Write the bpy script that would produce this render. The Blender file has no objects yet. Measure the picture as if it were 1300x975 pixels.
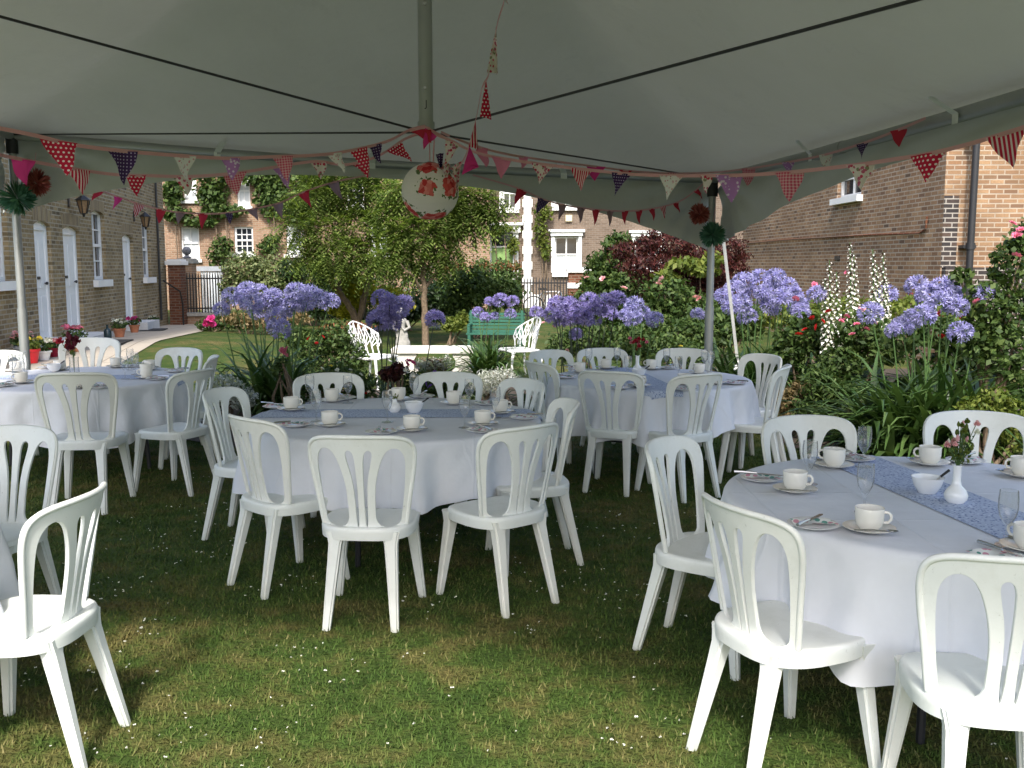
import bpy, bmesh, math, random
import numpy as np
from mathutils import Vector, Matrix, geometry
R = math.radians
random.seed(7)
rng = np.random.default_rng(7)
scn = bpy.context.scene
col = scn.collection

# ------------------------------------------------------------------ camera, sky, sun, exposure
F, CX, CY, H = 1220.0, 650.0, 487.5, 1.65
PITCH = math.atan((487.5 - 337.0) / F)
cam_d = bpy.data.cameras.new('camera'); cam = bpy.data.objects.new('camera', cam_d); col.objects.link(cam)
cam.location = (0, 0, H); cam.rotation_euler = (R(90) - PITCH, 0, 0)
cam_d.sensor_width = 36; cam_d.lens = 36 * F / 1300; cam_d.clip_start = 0.05; cam_d.clip_end = 2000
scn.camera = cam

SUN_EL, SUN_AZ = R(48), R(-5)          # azimuth: the sun stands behind the camera, this far towards +X
sd = Vector((math.sin(SUN_AZ) * math.cos(SUN_EL), -math.cos(SUN_AZ) * math.cos(SUN_EL), math.sin(SUN_EL)))
w = bpy.data.worlds.new('World'); scn.world = w; w.use_nodes = True
wn = w.node_tree.nodes; wn.clear()
sky = wn.new('ShaderNodeTexSky'); sky.sky_type = 'NISHITA'; sky.sun_disc = False
sky.sun_elevation = SUN_EL; sky.sun_rotation = math.pi - SUN_AZ; sky.dust_density = 3.0; sky.air_density = 1.0
bg = wn.new('ShaderNodeBackground'); bg.inputs[1].default_value = 0.15
wo = wn.new('ShaderNodeOutputWorld')
w.node_tree.links.new(sky.outputs[0], bg.inputs[0]); w.node_tree.links.new(bg.outputs[0], wo.inputs[0])
sl = bpy.data.lights.new('sun', 'SUN'); sl.energy = 2.15; sl.angle = R(6.0); sl.color = (1.0, 0.965, 0.91)
so = bpy.data.objects.new('sun', sl); col.objects.link(so)
so.rotation_euler = (-sd).to_track_quat('-Z', 'Y').to_euler(); so.location = (0, -5, 12)
vs = scn.view_settings
vs.view_transform = 'Standard'; vs.look = 'None'; vs.gamma = 1; vs.use_curve_mapping = False; vs.exposure = 1.3
scn.cycles.max_bounces = 7; scn.cycles.diffuse_bounces = 4; scn.cycles.glossy_bounces = 3
scn.cycles.transmission_bounces = 4; scn.cycles.transparent_max_bounces = 12
scn.cycles.use_denoising = True
scn.cycles.caustics_reflective = False; scn.cycles.caustics_refractive = False

# ------------------------------------------------------------------ surveying: photo measurements to world points
SP, CP = math.sin(PITCH), math.cos(PITCH)
def ray(x, y):
    u, v = (x - CX) / F, (CY - y) / F
    return Vector((u, CP + v * SP, -SP + v * CP))
def at(x, y, d):
    r = ray(x, y); return Vector((0, 0, H)) + r * (d / r.y)
def onz(x, y, z=0.0):
    r = ray(x, y); return Vector((0, 0, H)) + r * ((z - H) / r.z)

# ------------------------------------------------------------------ materials
MATS = {}
def nodes_of(name):
    m = bpy.data.materials.new(name); m.use_nodes = True
    nt = m.node_tree
    b = nt.nodes['Principled BSDF']
    return m, nt, b
def rgb(c): return (c[0], c[1], c[2], 1)
class NB:
    """small node builder"""
    def __init__(s, nt): s.nt = nt
    def n(s, t, **kw):
        nd = s.nt.nodes.new(t)
        for k, v in kw.items(): setattr(nd, k, v)
        return nd
    def l(s, a, b): s.nt.links.new(a, b)
    def math(s, op, a, b=None, c=None):
        nd = s.n('ShaderNodeMath', operation=op)
        for i, v in enumerate((a, b, c)):
            if v is None: continue
            if hasattr(v, 'type'): s.l(v, nd.inputs[i])
            else: nd.inputs[i].default_value = v
        return nd.outputs[0]
    def mix(s, f, a, b, bt='MIX'):
        nd = s.n('ShaderNodeMix', data_type='RGBA', blend_type=bt)
        for i, v in ((0, f), (6, a), (7, b)):
            if hasattr(v, 'type'): s.l(v, nd.inputs[i])
            elif isinstance(v, (tuple, list)): nd.inputs[i].default_value = rgb(v)
            else: nd.inputs[i].default_value = v
        return nd.outputs[2]
    def ramp(s, f, stops, interp='LINEAR'):
        nd = s.n('ShaderNodeValToRGB'); cr = nd.color_ramp; cr.interpolation = interp
        while len(cr.elements) < len(stops): cr.elements.new(0.5)
        for e, (p, c) in zip(cr.elements, stops):
            e.position = p; e.color = rgb(c) if isinstance(c, (tuple, list)) else (c, c, c, 1)
        s.l(f, nd.inputs[0]); return nd.outputs[0]
    def noise(s, vec, scale, detail=4, rough=0.55):
        nd = s.n('ShaderNodeTexNoise'); nd.inputs['Scale'].default_value = scale
        nd.inputs['Detail'].default_value = detail; nd.inputs['Roughness'].default_value = rough
        if vec is not None: s.l(vec, nd.inputs['Vector'])
        return nd.outputs[0]
    def obj(s): return s.n('ShaderNodeTexCoord').outputs['Object']
    def bump(s, h, strength, dist=0.01):
        nd = s.n('ShaderNodeBump'); nd.inputs['Strength'].default_value = strength
        nd.inputs['Distance'].default_value = dist; s.l(h, nd.inputs['Height']); return nd.outputs[0]

def plain(name, c, rough=0.5, metal=0.0, var=0.12, scale=6.0, bump=0.0, bscale=60.0, spec=None):
    m, nt, b = nodes_of(name); k = NB(nt); o = k.obj()
    n = k.noise(o, scale, 5, 0.6)
    c1 = tuple(x * (1 - var) for x in c); c2 = tuple(min(1, x * (1 + var)) for x in c)
    k.l(k.ramp(n, [(0.3, c1), (0.7, c2)]), b.inputs['Base Color'])
    b.inputs['Roughness'].default_value = rough; b.inputs['Metallic'].default_value = metal
    if spec is not None: b.inputs['Specular IOR Level'].default_value = spec
    if bump: k.l(k.bump(k.noise(o, bscale, 4), bump, 0.01), b.inputs['Normal'])
    return m

def leafmat(name, stops, rough=0.55, trans=0.3, spec=0.25):
    m, nt, b = nodes_of(name); k = NB(nt)
    g = k.n('ShaderNodeNewGeometry').outputs['Random Per Island']
    cc = k.ramp(g, stops)
    k.l(cc, b.inputs['Base Color']); b.inputs['Roughness'].default_value = rough
    b.inputs['Specular IOR Level'].default_value = spec
    t = k.n('ShaderNodeBsdfTranslucent'); k.l(k.mix(1.0, cc, (1.0, 1.05, 0.55), 'MULTIPLY'), t.inputs[0])
    ms = k.n('ShaderNodeMixShader'); ms.inputs[0].default_value = trans
    k.l(b.outputs[0], ms.inputs[1]); k.l(t.outputs[0], ms.inputs[2])
    k.l(ms.outputs[0], nt.nodes['Material Output'].inputs[0])
    return m

def brickmat(name, cols, mortar, bw=0.225, bh=0.075, ms=0.010, stain=0.35, seed=0.0):
    m, nt, b = nodes_of(name); k = NB(nt); o = k.obj()
    sx = k.n('ShaderNodeSeparateXYZ'); k.l(o, sx.inputs[0])
    cb = k.n('ShaderNodeCombineXYZ'); k.l(k.math('ADD', sx.outputs[0], sx.outputs[1]), cb.inputs[0]); k.l(sx.outputs[2], cb.inputs[1])
    def brick(c1, c2, mo):
        br = k.n('ShaderNodeTexBrick'); k.l(cb.outputs[0], br.inputs['Vector'])
        br.inputs['Color1'].default_value = rgb(c1); br.inputs['Color2'].default_value = rgb(c2); br.inputs['Mortar'].default_value = rgb(mo)
        br.inputs['Scale'].default_value = 1; br.inputs['Mortar Size'].default_value = ms; br.inputs['Mortar Smooth'].default_value = 0.15
        br.inputs['Brick Width'].default_value = bw; br.inputs['Row Height'].default_value = bh; br.offset = 0.5
        br.inputs['Bias'].default_value = 0.0
        return br
    br = brick((0, 0, 0), (1, 1, 1), (0.5, 0.5, 0.5))
    cr = k.ramp(br.outputs[0], cols)
    n1 = k.noise(o, 1.1 + seed * 0.1, 5, 0.65)
    n2 = k.noise(o, 38, 4, 0.7)
    cr = k.mix(k.ramp(n2, [(0.35, 0.0), (0.75, 0.5)]), cr, tuple(x * 0.45 for x in cols[0][1]))
    cc = k.mix(br.outputs['Fac'], cr, mortar)
    dark = k.mix(k.ramp(n1, [(0.35, stain), (0.65, 0.0)]), cc, tuple(x * 0.4 for x in cols[0][1]))
    k.l(dark, b.inputs['Base Color']); b.inputs['Roughness'].default_value = 0.9; b.inputs['Specular IOR Level'].default_value = 0.2
    hgt = k.math('ADD', k.math('MULTIPLY', br.outputs['Fac'], -1.0), k.math('MULTIPLY', n2, 0.5))
    k.l(k.bump(hgt, 0.7, 0.012), b.inputs['Normal'])
    return m

def cloth_mat(name, c, pat=None, trans=0.15, rough=0.85):
    """cotton with an optional woven/printed pattern in the local x,z plane"""
    m, nt, b = nodes_of(name); k = NB(nt); o = k.obj()
    sx = k.n('ShaderNodeSeparateXYZ'); k.l(o, sx.inputs[0]); x, y, z = sx.outputs[:3]
    base = c
    def wrap(v, s): return k.math('FRACT', k.math('MULTIPLY_ADD', v, s, 100.0))
    if pat == 'dots':
        s = 58.0
        row = k.math('FLOOR', k.math('MULTIPLY_ADD', z, s, 100.0))
        off = k.math('MULTIPLY', k.math('MODULO', row, 2.0), 0.5 / s)
        fx = k.math('SUBTRACT', wrap(k.math('ADD', x, off), s), 0.5); fz = k.math('SUBTRACT', wrap(z, s), 0.5)
        r = k.math('SQRT', k.math('ADD', k.math('MULTIPLY', fx, fx), k.math('MULTIPLY', fz, fz)))
        cc = k.mix(k.math('LESS_THAN', r, 0.24), c, (0.85, 0.8, 0.8))
    elif pat == 'pin':
        s = 70.0
        fx = k.math('SUBTRACT', wrap(x, s), 0.5); fz = k.math('SUBTRACT', wrap(z, s), 0.5)
        r = k.math('SQRT', k.math('ADD', k.math('MULTIPLY', fx, fx), k.math('MULTIPLY', fz, fz)))
        cc = k.mix(k.math('LESS_THAN', r, 0.2), c, (0.45, 0.4, 0.55))
    elif pat == 'stripes':
        cc = k.mix(k.math('LESS_THAN', wrap(x, 70.0), 0.42), c, (0.75, 0.62, 0.62))
    elif pat == 'gingham':
        a = k.math('LESS_THAN', wrap(x, 80.0), 0.5); bb = k.math('LESS_THAN', wrap(z, 80.0), 0.5)
        cc = k.mix(k.math('MULTIPLY', k.math('ADD', a, bb), 0.33), c, (0.8, 0.66, 0.66))
    elif pat in ('floral', 'ditsy'):
        v = k.n('ShaderNodeTexVoronoi'); v.inputs['Scale'].default_value = 70.0 if pat == 'ditsy' else 52.0; k.l(o, v.inputs['Vector'])
        v2 = k.n('ShaderNodeTexVoronoi'); v2.inputs['Scale'].default_value = 70.0; k.l(o, v2.inputs['Vector'])
        fl = k.ramp(v.outputs['Color'], [(0.0, (0.55, 0.05, 0.1)), (0.45, (0.5, 0.12, 0.2)), (0.7, (0.25, 0.25, 0.15))], 'CONSTANT')
        cc = k.mix(k.math('LESS_THAN', v.outputs['Distance'], 0.42 if pat == 'floral' else 0.3), c, fl)
        cc = k.mix(k.math('LESS_THAN', v2.outputs['Distance'], 0.18), cc, (0.75, 0.7, 0.68))
    elif pat == 'lilac':
        v = k.n('ShaderNodeTexVoronoi'); v.inputs['Scale'].default_value = 60.0; k.l(o, v.inputs['Vector'])
        cc = k.mix(k.math('LESS_THAN', v.outputs['Distance'], 0.34), c, (0.7, 0.62, 0.72))
    elif pat == 'runner':
        v = k.n('ShaderNodeTexVoronoi'); v.inputs['Scale'].default_value = 75.0; k.l(o, v.inputs['Vector'])
        v2 = k.n('ShaderNodeTexVoronoi'); v2.inputs['Scale'].default_value = 46.0; k.l(o, v2.inputs['Vector'])
        cc = k.mix(k.math('LESS_THAN', v.outputs['Distance'], 0.33), c, (0.16, 0.21, 0.40))
        cc = k.mix(k.math('LESS_THAN', v2.outputs['Distance'], 0.26), cc, (0.62, 0.68, 0.8))
    elif pat == 'napkin':
        v = k.n('ShaderNodeTexVoronoi'); v.inputs['Scale'].default_value = 40.0; k.l(o, v.inputs['Vector'])
        fl = k.ramp(v.outputs['Color'], [(0.0, (0.12, 0.3, 0.25)), (0.4, (0.6, 0.3, 0.36)), (0.65, (0.25, 0.42, 0.38))], 'CONSTANT')
        cc = k.mix(k.math('LESS_THAN', v.outputs['Distance'], 0.4), c, fl)
    else:
        n = k.noise(o, 9, 3); cc = k.ramp(n, [(0.3, tuple(q * 0.95 for q in c)), (0.7, c)])
    k.l(cc, b.inputs['Base Color']); b.inputs['Roughness'].default_value = rough; b.inputs['Specular IOR Level'].default_value = 0.15
    wv = k.noise(o, 420, 2); hgt = k.bump(wv, 0.12, 0.001)
    if name == 'white_linen':                              # creases left from folding, and soft rumples
        cr_ = None
        for ax in (x, y):
            q = k.math('ABSOLUTE', k.math('SUBTRACT', k.math('FRACT', k.math('MULTIPLY_ADD', ax, 2.4, 50.3)), 0.5)); q = k.math('MAXIMUM', k.math('SUBTRACT', 0.02, q), 0.0)
            cr_ = q if cr_ is None else k.math('ADD', cr_, q)
        h2 = k.math('ADD', k.math('MULTIPLY', cr_, 0.22), k.math('MULTIPLY', k.noise(o, 7, 3, 0.5), 0.016))
        bp = k.n('ShaderNodeBump'); bp.inputs['Strength'].default_value = 0.55; bp.inputs['Distance'].default_value = 1.0; k.l(h2, bp.inputs['Height']); k.l(hgt, bp.inputs['Normal']); hgt = bp.outputs[0]
    k.l(hgt, b.inputs['Normal'])
    t = k.n('ShaderNodeBsdfTranslucent'); k.l(cc, t.inputs[0])
    ms = k.n('ShaderNodeMixShader'); ms.inputs[0].default_value = trans
    k.l(b.outputs[0], ms.inputs[1]); k.l(t.outputs[0], ms.inputs[2]); k.l(ms.outputs[0], nt.nodes['Material Output'].inputs[0])
    return m

def glassmat(name, tint=(1, 1, 1), refl=0.7, base=0.05):
    m, nt, b = nodes_of(name); k = NB(nt)
    t = k.n('ShaderNodeBsdfTransparent'); t.inputs[0].default_value = rgb(tint)
    g = k.n('ShaderNodeBsdfGlossy'); g.inputs['Roughness'].default_value = 0.02
    lw = k.n('ShaderNodeLayerWeight'); lw.inputs[0].default_value = 0.12
    f = k.math('MINIMUM', k.math('MULTIPLY_ADD', lw.outputs['Fresnel'], refl, base), 1.0)
    ms = k.n('ShaderNodeMixShader'); k.l(f, ms.inputs[0]); k.l(t.outputs[0], ms.inputs[1]); k.l(g.outputs[0], ms.inputs[2])
    df = k.n('ShaderNodeBsdfTranslucent'); df.inputs[0].default_value = (.9, .92, .92, 1); m2 = k.n('ShaderNodeMixShader'); m2.inputs[0].default_value = 0.07
    k.l(ms.outputs[0], m2.inputs[1]); k.l(df.outputs[0], m2.inputs[2]); k.l(m2.outputs[0], nt.nodes['Material Output'].inputs[0])
    return m

M = {}
def plastic_mat():
    m, nt, b = nodes_of('white_plastic'); k = NB(nt); o = k.obj(); oi = k.n('ShaderNodeObjectInfo').outputs['Random']
    va = k.n('ShaderNodeVectorMath', operation='ADD'); k.l(o, va.inputs[0]); cv = k.n('ShaderNodeCombineXYZ'); k.l(k.math('MULTIPLY', oi, 40.0), cv.inputs[0]); k.l(k.math('MULTIPLY', oi, 17.0), cv.inputs[1]); k.l(cv.outputs[0], va.inputs[1]); v = va.outputs[0]
    tone = k.ramp(oi, [(0.0, (0.70, 0.73, 0.69)), (0.5, (0.74, 0.76, 0.73)), (1.0, (0.75, 0.75, 0.69))])
    n1 = k.noise(v, 7, 6, 0.7); c = k.mix(k.ramp(n1, [(0.5, 0.0), (0.75, 0.35)]), tone, (0.52, 0.53, 0.46))
    n2 = k.noise(v, 60, 3, 0.8); c = k.mix(k.ramp(n2, [(0.66, 0.0), (0.72, 0.55)]), c, (0.42, 0.42, 0.38))
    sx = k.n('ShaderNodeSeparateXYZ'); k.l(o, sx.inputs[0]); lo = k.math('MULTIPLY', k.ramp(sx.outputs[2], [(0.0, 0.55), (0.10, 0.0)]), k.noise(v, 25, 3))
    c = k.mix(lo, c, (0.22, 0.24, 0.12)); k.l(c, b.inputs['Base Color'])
    k.l(k.ramp(n1, [(0.3, 0.28), (0.7, 0.5)]), b.inputs['Roughness']); k.l(k.bump(k.noise(v, 160, 3), 0.05, 0.004), b.inputs['Normal']); return m
M['plastic'] = plastic_mat()
M['cloth'] = cloth_mat('white_linen', (0.80, 0.815, 0.86), None, 0.12)
M['runner'] = cloth_mat('blue_print', (0.48, 0.54, 0.68), 'runner', 0.05)
M['napkin'] = cloth_mat('napkin_print', (0.75, 0.76, 0.72), 'napkin', 0.1)
M['china'] = plain('cream_china', (0.78, 0.75, 0.68), 0.16, var=0.02)
M['white_china'] = plain('white_china', (0.85, 0.85, 0.84), 0.1, var=0.02)
M['steel'] = plain('cutlery_steel', (0.55, 0.55, 0.55), 0.22, 1.0, 0.05)
M['black'] = plain('black_metal', (0.015, 0.015, 0.016), 0.45, 0.0, 0.2)
M['glass'] = glassmat('clear_glass')
M['blackplastic'] = plain('dark_handle', (0.02, 0.02, 0.02), 0.35)
M['tableply'] = plain('table_board', (0.32, 0.31, 0.29), 0.6)
M['leg_dark'] = plain('dark_steel', (0.04, 0.04, 0.045), 0.4, 0.6)
M['alu'] = plain('aluminium', (0.36, 0.37, 0.36), 0.42, 0.55, 0.08, 3)
M['paint'] = plain('white_paint', (0.8, 0.8, 0.78), 0.45, var=0.04, scale=3)
M['paint_iron'] = plain('white_iron', (0.82, 0.82, 0.8), 0.4, var=0.05, scale=20)
M['stone'] = plain('pale_stone', (0.62, 0.59, 0.53), 0.85, var=0.16, scale=7, bump=0.4, bscale=40)
M['grey_stone'] = plain('weathered_stone', (0.33, 0.32, 0.29), 0.9, var=0.25, scale=14, bump=0.5, bscale=40)
M['step'] = plain('doorstep_stone', (0.55, 0.55, 0.54), 0.8, var=0.1, scale=5, bump=0.2)
M['terracotta'] = plain('terracotta', (0.42, 0.16, 0.08), 0.85, var=0.2, scale=10)
M['soil'] = plain('soil', (0.05, 0.036, 0.024), 1.0, var=0.4, scale=14, bump=0.8, bscale=30)
M['green_bench'] = plain('green_paint', (0.022, 0.11, 0.072), 0.5, var=0.12, scale=6)
M['green_door'] = plain('sage_door', (0.26, 0.42, 0.14), 0.45, var=0.05)
M['red_plastic'] = plain('red_plastic', (0.62, 0.02, 0.03), 0.35)
M['bottle'] = plain('dark_bottle', (0.012, 0.03, 0.035), 0.2)
M['pane'] = plain('window_glass', (0.02, 0.024, 0.03), 0.05, var=0.3, scale=2, spec=0.8)
M['blind'] = plain('white_blind', (0.62, 0.65, 0.66), 0.6, var=0.05, scale=2)
M['ball'] = plain('stone_ball', (0.16, 0.16, 0.17), 0.9, var=0.3, scale=20)
M['slate'] = plain('slate', (0.11, 0.11, 0.125), 0.7, var=0.25, scale=4, bump=0.3)
M['lead'] = plain('drain_black', (0.02, 0.02, 0.022), 0.4)
M['mat'] = plain('door_mat', (0.03, 0.028, 0.026), 0.95)
M['bark'] = plain('bark', (0.16, 0.115, 0.075), 0.9, var=0.4, scale=18, bump=0.8, bscale=45)
M['stem'] = plain('green_stem', (0.06, 0.12, 0.03), 0.6, var=0.2)
M['darkstem'] = plain('dark_stem', (0.04, 0.055, 0.025), 0.6, var=0.2)
M['amber'] = plain('lantern_glass', (0.22, 0.14, 0.08), 0.2, var=0.2, scale=30)
M['strap'] = plain('white_webbing', (0.75, 0.75, 0.73), 0.7)
M['alarm'] = plain('alarm_box', (0.72, 0.66, 0.42), 0.5)
M['tilegrey'] = plain('lead_grey', (0.36, 0.38, 0.4), 0.6)

M['yellow_brick'] = brickmat('london_stock_brick', [(0.0, (0.38, 0.28, 0.145)), (0.3, (0.28, 0.20, 0.10)), (0.55, (0.44, 0.33, 0.175)), (0.75, (0.19, 0.13, 0.07)), (0.88, (0.33, 0.24, 0.125)), (1.0, (0.085, 0.066, 0.045))], (0.42, 0.37, 0.28), ms=0.011, stain=0.5)
M['brown_brick'] = brickmat('brown_mixed_brick', [(0.0, (0.37, 0.225, 0.125)), (0.25, (0.27, 0.155, 0.09)), (0.5, (0.43, 0.275, 0.155)), (0.72, (0.18, 0.105, 0.068)), (0.88, (0.33, 0.185, 0.10)), (1.0, (0.085, 0.064, 0.052))], (0.42, 0.35, 0.27), ms=0.011, stain=0.5, seed=2)
M['pink_brick'] = brickmat('pink_brick', [(0.0, (0.357, 0.212, 0.136)), (0.5, (0.399, 0.255, 0.162)), (1.0, (0.255, 0.153, 0.093))], (0.391, 0.315, 0.238), stain=0.3, seed=3)
M['grey_brick'] = brickmat('grey_brown_brick', [(0.0, (0.192, 0.140, 0.104)), (0.5, (0.232, 0.172, 0.128)), (1.0, (0.128, 0.092, 0.068))], (0.240, 0.200, 0.160), stain=0.3, seed=4)
M['red_brick'] = brickmat('dark_red_brick', [(0.0, (0.20, 0.075, 0.04)), (0.5, (0.15, 0.055, 0.032)), (1.0, (0.26, 0.11, 0.06))], (0.22, 0.17, 0.13), stain=0.3, seed=5)
M['dark_brick'] = brickmat('black_brick', [(0.0, (0.035, 0.032, 0.032)), (0.6, (0.06, 0.05, 0.048)), (1.0, (0.12, 0.08, 0.06))], (0.36, 0.33, 0.29), stain=0.3, seed=6)
M['voussoir'] = brickmat('arch_brick', [(0.0, (0.351, 0.260, 0.130)), (0.5, (0.286, 0.202, 0.104)), (1.0, (0.169, 0.124, 0.072))], (0.390, 0.338, 0.260), bw=0.072, bh=0.30, ms=0.009, stain=0.4)

def canopy_mat():
    m, nt, b = nodes_of('canopy_fabric'); k = NB(nt); o = k.obj()
    n = k.noise(o, 0.8, 4); cc = k.ramp(n, [(0.3, (0.49, 0.49, 0.42)), (0.7, (0.56, 0.56, 0.50))]); cc = k.mix(k.ramp(k.noise(o, 3.3, 6, 0.75), [(0.60, 0.0), (0.78, 0.3)]), cc, (0.33, 0.33, 0.27))
    k.l(cc, b.inputs['Base Color']); b.inputs['Roughness'].default_value = 0.6; b.inputs['Specular IOR Level'].default_value = 0.2
    big = k.math('ADD', k.noise(o, 2.2, 3), k.math('MULTIPLY', k.noise(o, 9, 4, 0.6), 0.16)); k.l(k.bump(big, 0.4, 0.08), b.inputs['Normal'])
    t = k.n('ShaderNodeBsdfTranslucent'); t.inputs[0].default_value = (0.55, 0.56, 0.47, 1)
    ms = k.n('ShaderNodeMixShader'); ms.inputs[0].default_value = 0.055
    k.l(b.outputs[0], ms.inputs[1]); k.l(t.outputs[0], ms.inputs[2]); k.l(ms.outputs[0], nt.nodes['Material Output'].inputs[0])
    return m
M['canopy'] = canopy_mat()

def lawn_mat(name, blades):
    m, nt, b = nodes_of(name); k = NB(nt); o = k.obj()
    n1 = k.noise(o, 0.9, 5, 0.6); n2 = k.noise(o, 5.0, 5, 0.65); n3 = k.noise(o, 45, 3, 0.6)
    f = k.math('ADD', k.math('MULTIPLY', n1, 0.5), k.math('MULTIPLY', n2, 0.5))
    cc = k.ramp(f, [(0.38, (0.030, 0.062, 0.011)), (0.48, (0.055, 0.092, 0.017)), (0.56, (0.105, 0.105, 0.03)), (0.66, (0.185, 0.148, 0.055))])
    if blades:
        g = k.n('ShaderNodeNewGeometry').outputs['Random Per Island']
        cc = k.mix(k.ramp(g, [(0.0, 0.55), (0.5, 0.0), (0.8, 0.0), (1.0, 0.45)]), cc, k.ramp(g, [(0.0, (0.05, 0.10, 0.02)), (0.5, (0.1, 0.14, 0.03)), (1.0, (0.33, 0.28, 0.13))]))
    else:
        cc = k.mix(k.ramp(n3, [(0.3, 0.55), (0.6, 0.0)]), cc, (0.035, 0.045, 0.014))
        k.l(k.bump(n3, 0.9, 0.03), b.inputs['Normal'])
    k.l(cc, b.inputs['Base Color']); b.inputs['Roughness'].default_value = 0.8; b.inputs['Specular IOR Level'].default_value = 0.15
    return m
M['lawn'] = lawn_mat('lawn_turf', False); M['blades'] = lawn_mat('grass_blades', True)

def paving_mat():
    m, nt, b = nodes_of('paving'); k = NB(nt); o = k.obj()
    br = k.n('ShaderNodeTexBrick'); k.l(o, br.inputs['Vector']); br.inputs['Scale'].default_value = 1
    br.inputs['Color1'].default_value = (0.46, 0.40, 0.32, 1); br.inputs['Color2'].default_value = (0.40, 0.35, 0.28, 1); br.inputs['Mortar'].default_value = (0.2, 0.17, 0.13, 1)
    br.inputs['Brick Width'].default_value = 1.2; br.inputs['Row Height'].default_value = 0.75; br.inputs['Mortar Size'].default_value = 0.012
    n = k.noise(o, 3, 5, 0.6)
    k.l(k.mix(k.ramp(n, [(0.3, 0.25), (0.7, 0.0)]), br.outputs[0], (0.3, 0.26, 0.2)), b.inputs['Base Color']); b.inputs['Roughness'].default_value = 0.9
    return m
M['paving'] = paving_mat()

G_ = lambda *s: [(i / max(1, len(s) - 1), c) for i, c in enumerate(s)]
M['lf_mid'] = leafmat('leaf_mid', G_((0.028, 0.058, 0.014), (0.058, 0.10, 0.024), (0.115, 0.165, 0.045)))
M['lf_dark'] = leafmat('leaf_dark', G_((0.014, 0.032, 0.010), (0.028, 0.055, 0.016), (0.045, 0.08, 0.022)), 0.4, 0.2, 0.4)
M['lf_light'] = leafmat('leaf_light', G_((0.07, 0.11, 0.018), (0.13, 0.17, 0.03), (0.21, 0.24, 0.05)), trans=0.4)
M['lf_tree'] = leafmat('leaf_feathery', G_((0.07, 0.125, 0.025), (0.15, 0.215, 0.05), (0.29, 0.36, 0.10)), trans=0.45)
M['lf_var'] = leafmat('leaf_variegated', G_((0.055, 0.09, 0.025), (0.15, 0.19, 0.07), (0.33, 0.35, 0.17)), trans=0.25)
M['lf_yellow'] = leafmat('leaf_yellow', G_((0.16, 0.2, 0.02), (0.42, 0.42, 0.03), (0.6, 0.55, 0.05)))
M['lf_maple'] = leafmat('leaf_maple_red', G_((0.022, 0.007, 0.008), (0.05, 0.012, 0.012), (0.10, 0.024, 0.02), (0.06, 0.03, 0.016)), trans=0.3)
M['lf_bronze'] = leafmat('leaf_bronze', G_((0.05, 0.07, 0.02), (0.22, 0.1, 0.04), (0.32, 0.09, 0.05)))
M['lf_strap'] = leafmat('leaf_strap', G_((0.03, 0.07, 0.016), (0.06, 0.115, 0.028), (0.11, 0.17, 0.05)), 0.34, 0.2, 0.5)
M['lf_silver'] = leafmat('leaf_silver', G_((0.3, 0.32, 0.28), (0.5, 0.52, 0.48), (0.66, 0.67, 0.62)))
M['lf_white'] = leafmat('leaf_white', G_((0.42, 0.43, 0.39), (0.62, 0.63, 0.58), (0.78, 0.78, 0.73)))
M['lf_dry'] = leafmat('leaf_tawny', G_((0.09, 0.08, 0.03), (0.2, 0.15, 0.07), (0.28, 0.2, 0.1)))
M['agap'] = leafmat('agapanthus_blue', G_((0.22, 0.205, 0.52), (0.35, 0.33, 0.66), (0.52, 0.51, 0.80)), trans=0.4)
M['agap_deep'] = leafmat('agapanthus_violet', G_((0.21, 0.17, 0.48), (0.33, 0.28, 0.62), (0.47, 0.42, 0.75)), trans=0.4)
for nm, c in (('pink', (0.72, 0.2, 0.33)), ('palepink', (0.78, 0.42, 0.45)), ('red', (0.6, 0.02, 0.025)), ('crimson', (0.35, 0.015, 0.04)), ('white', (0.8, 0.79, 0.74)), ('magenta', (0.62, 0.05, 0.25)), ('yellow', (0.75, 0.6, 0.08)), ('violet', (0.22, 0.1, 0.45)), ('maroon', (0.11, 0.012, 0.025))):
    M['fl_' + nm] = leafmat('petal_' + nm, G_(tuple(x * 0.7 for x in c), c, tuple(min(0.9, x * 1.2) for x in c)), trans=0.3)
M['tissue_green'] = leafmat('tissue_green', G_((0.06, 0.16, 0.115), (0.10, 0.23, 0.17), (0.16, 0.32, 0.25)), 0.9, 0.45, 0.1)
M['tissue_red'] = leafmat('tissue_red', G_((0.34, 0.09, 0.09), (0.48, 0.14, 0.14), (0.6, 0.22, 0.2)), 0.9, 0.45, 0.1)

PEN = {
 'reddots': ('red pennant with white dots', cloth_mat('red_dots', (0.55, 0.02, 0.06), 'dots', 0.3)),
 'redstripes': ('red and white striped pennant', cloth_mat('red_stripes', (0.52, 0.02, 0.06), 'stripes', 0.3)),
 'gingham': ('red gingham pennant', cloth_mat('red_gingham', (0.55, 0.035, 0.11), 'gingham', 0.3)),
 'purple': ('dark purple pennant', cloth_mat('purple_pin', (0.05, 0.022, 0.09), 'pin', 0.2)),
 'pink': ('plain bright pink pennant', cloth_mat('pink_plain', (0.72, 0.06, 0.28), None, 0.35)),
 'pinksoft': ('soft pink pennant', cloth_mat('pink_soft', (0.75, 0.25, 0.38), None, 0.4)),
 'white': ('white pennant with tiny print', cloth_mat('white_ditsy', (0.72, 0.7, 0.68), 'ditsy', 0.3)),
 'floral': ('white pennant with red flowers', cloth_mat('floral_print', (0.72, 0.64, 0.6), 'floral', 0.3)),
 'lilac': ('lilac printed pennant', cloth_mat('lilac_print', (0.42, 0.2, 0.48), 'lilac', 0.3)),
 'red': ('plain red pennant', cloth_mat('red_plain', (0.55, 0.04, 0.07), None, 0.35)),
 'mauve': ('dusty mauve pennant', cloth_mat('mauve_plain', (0.3, 0.2, 0.22), None, 0.35)),
}
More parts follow.
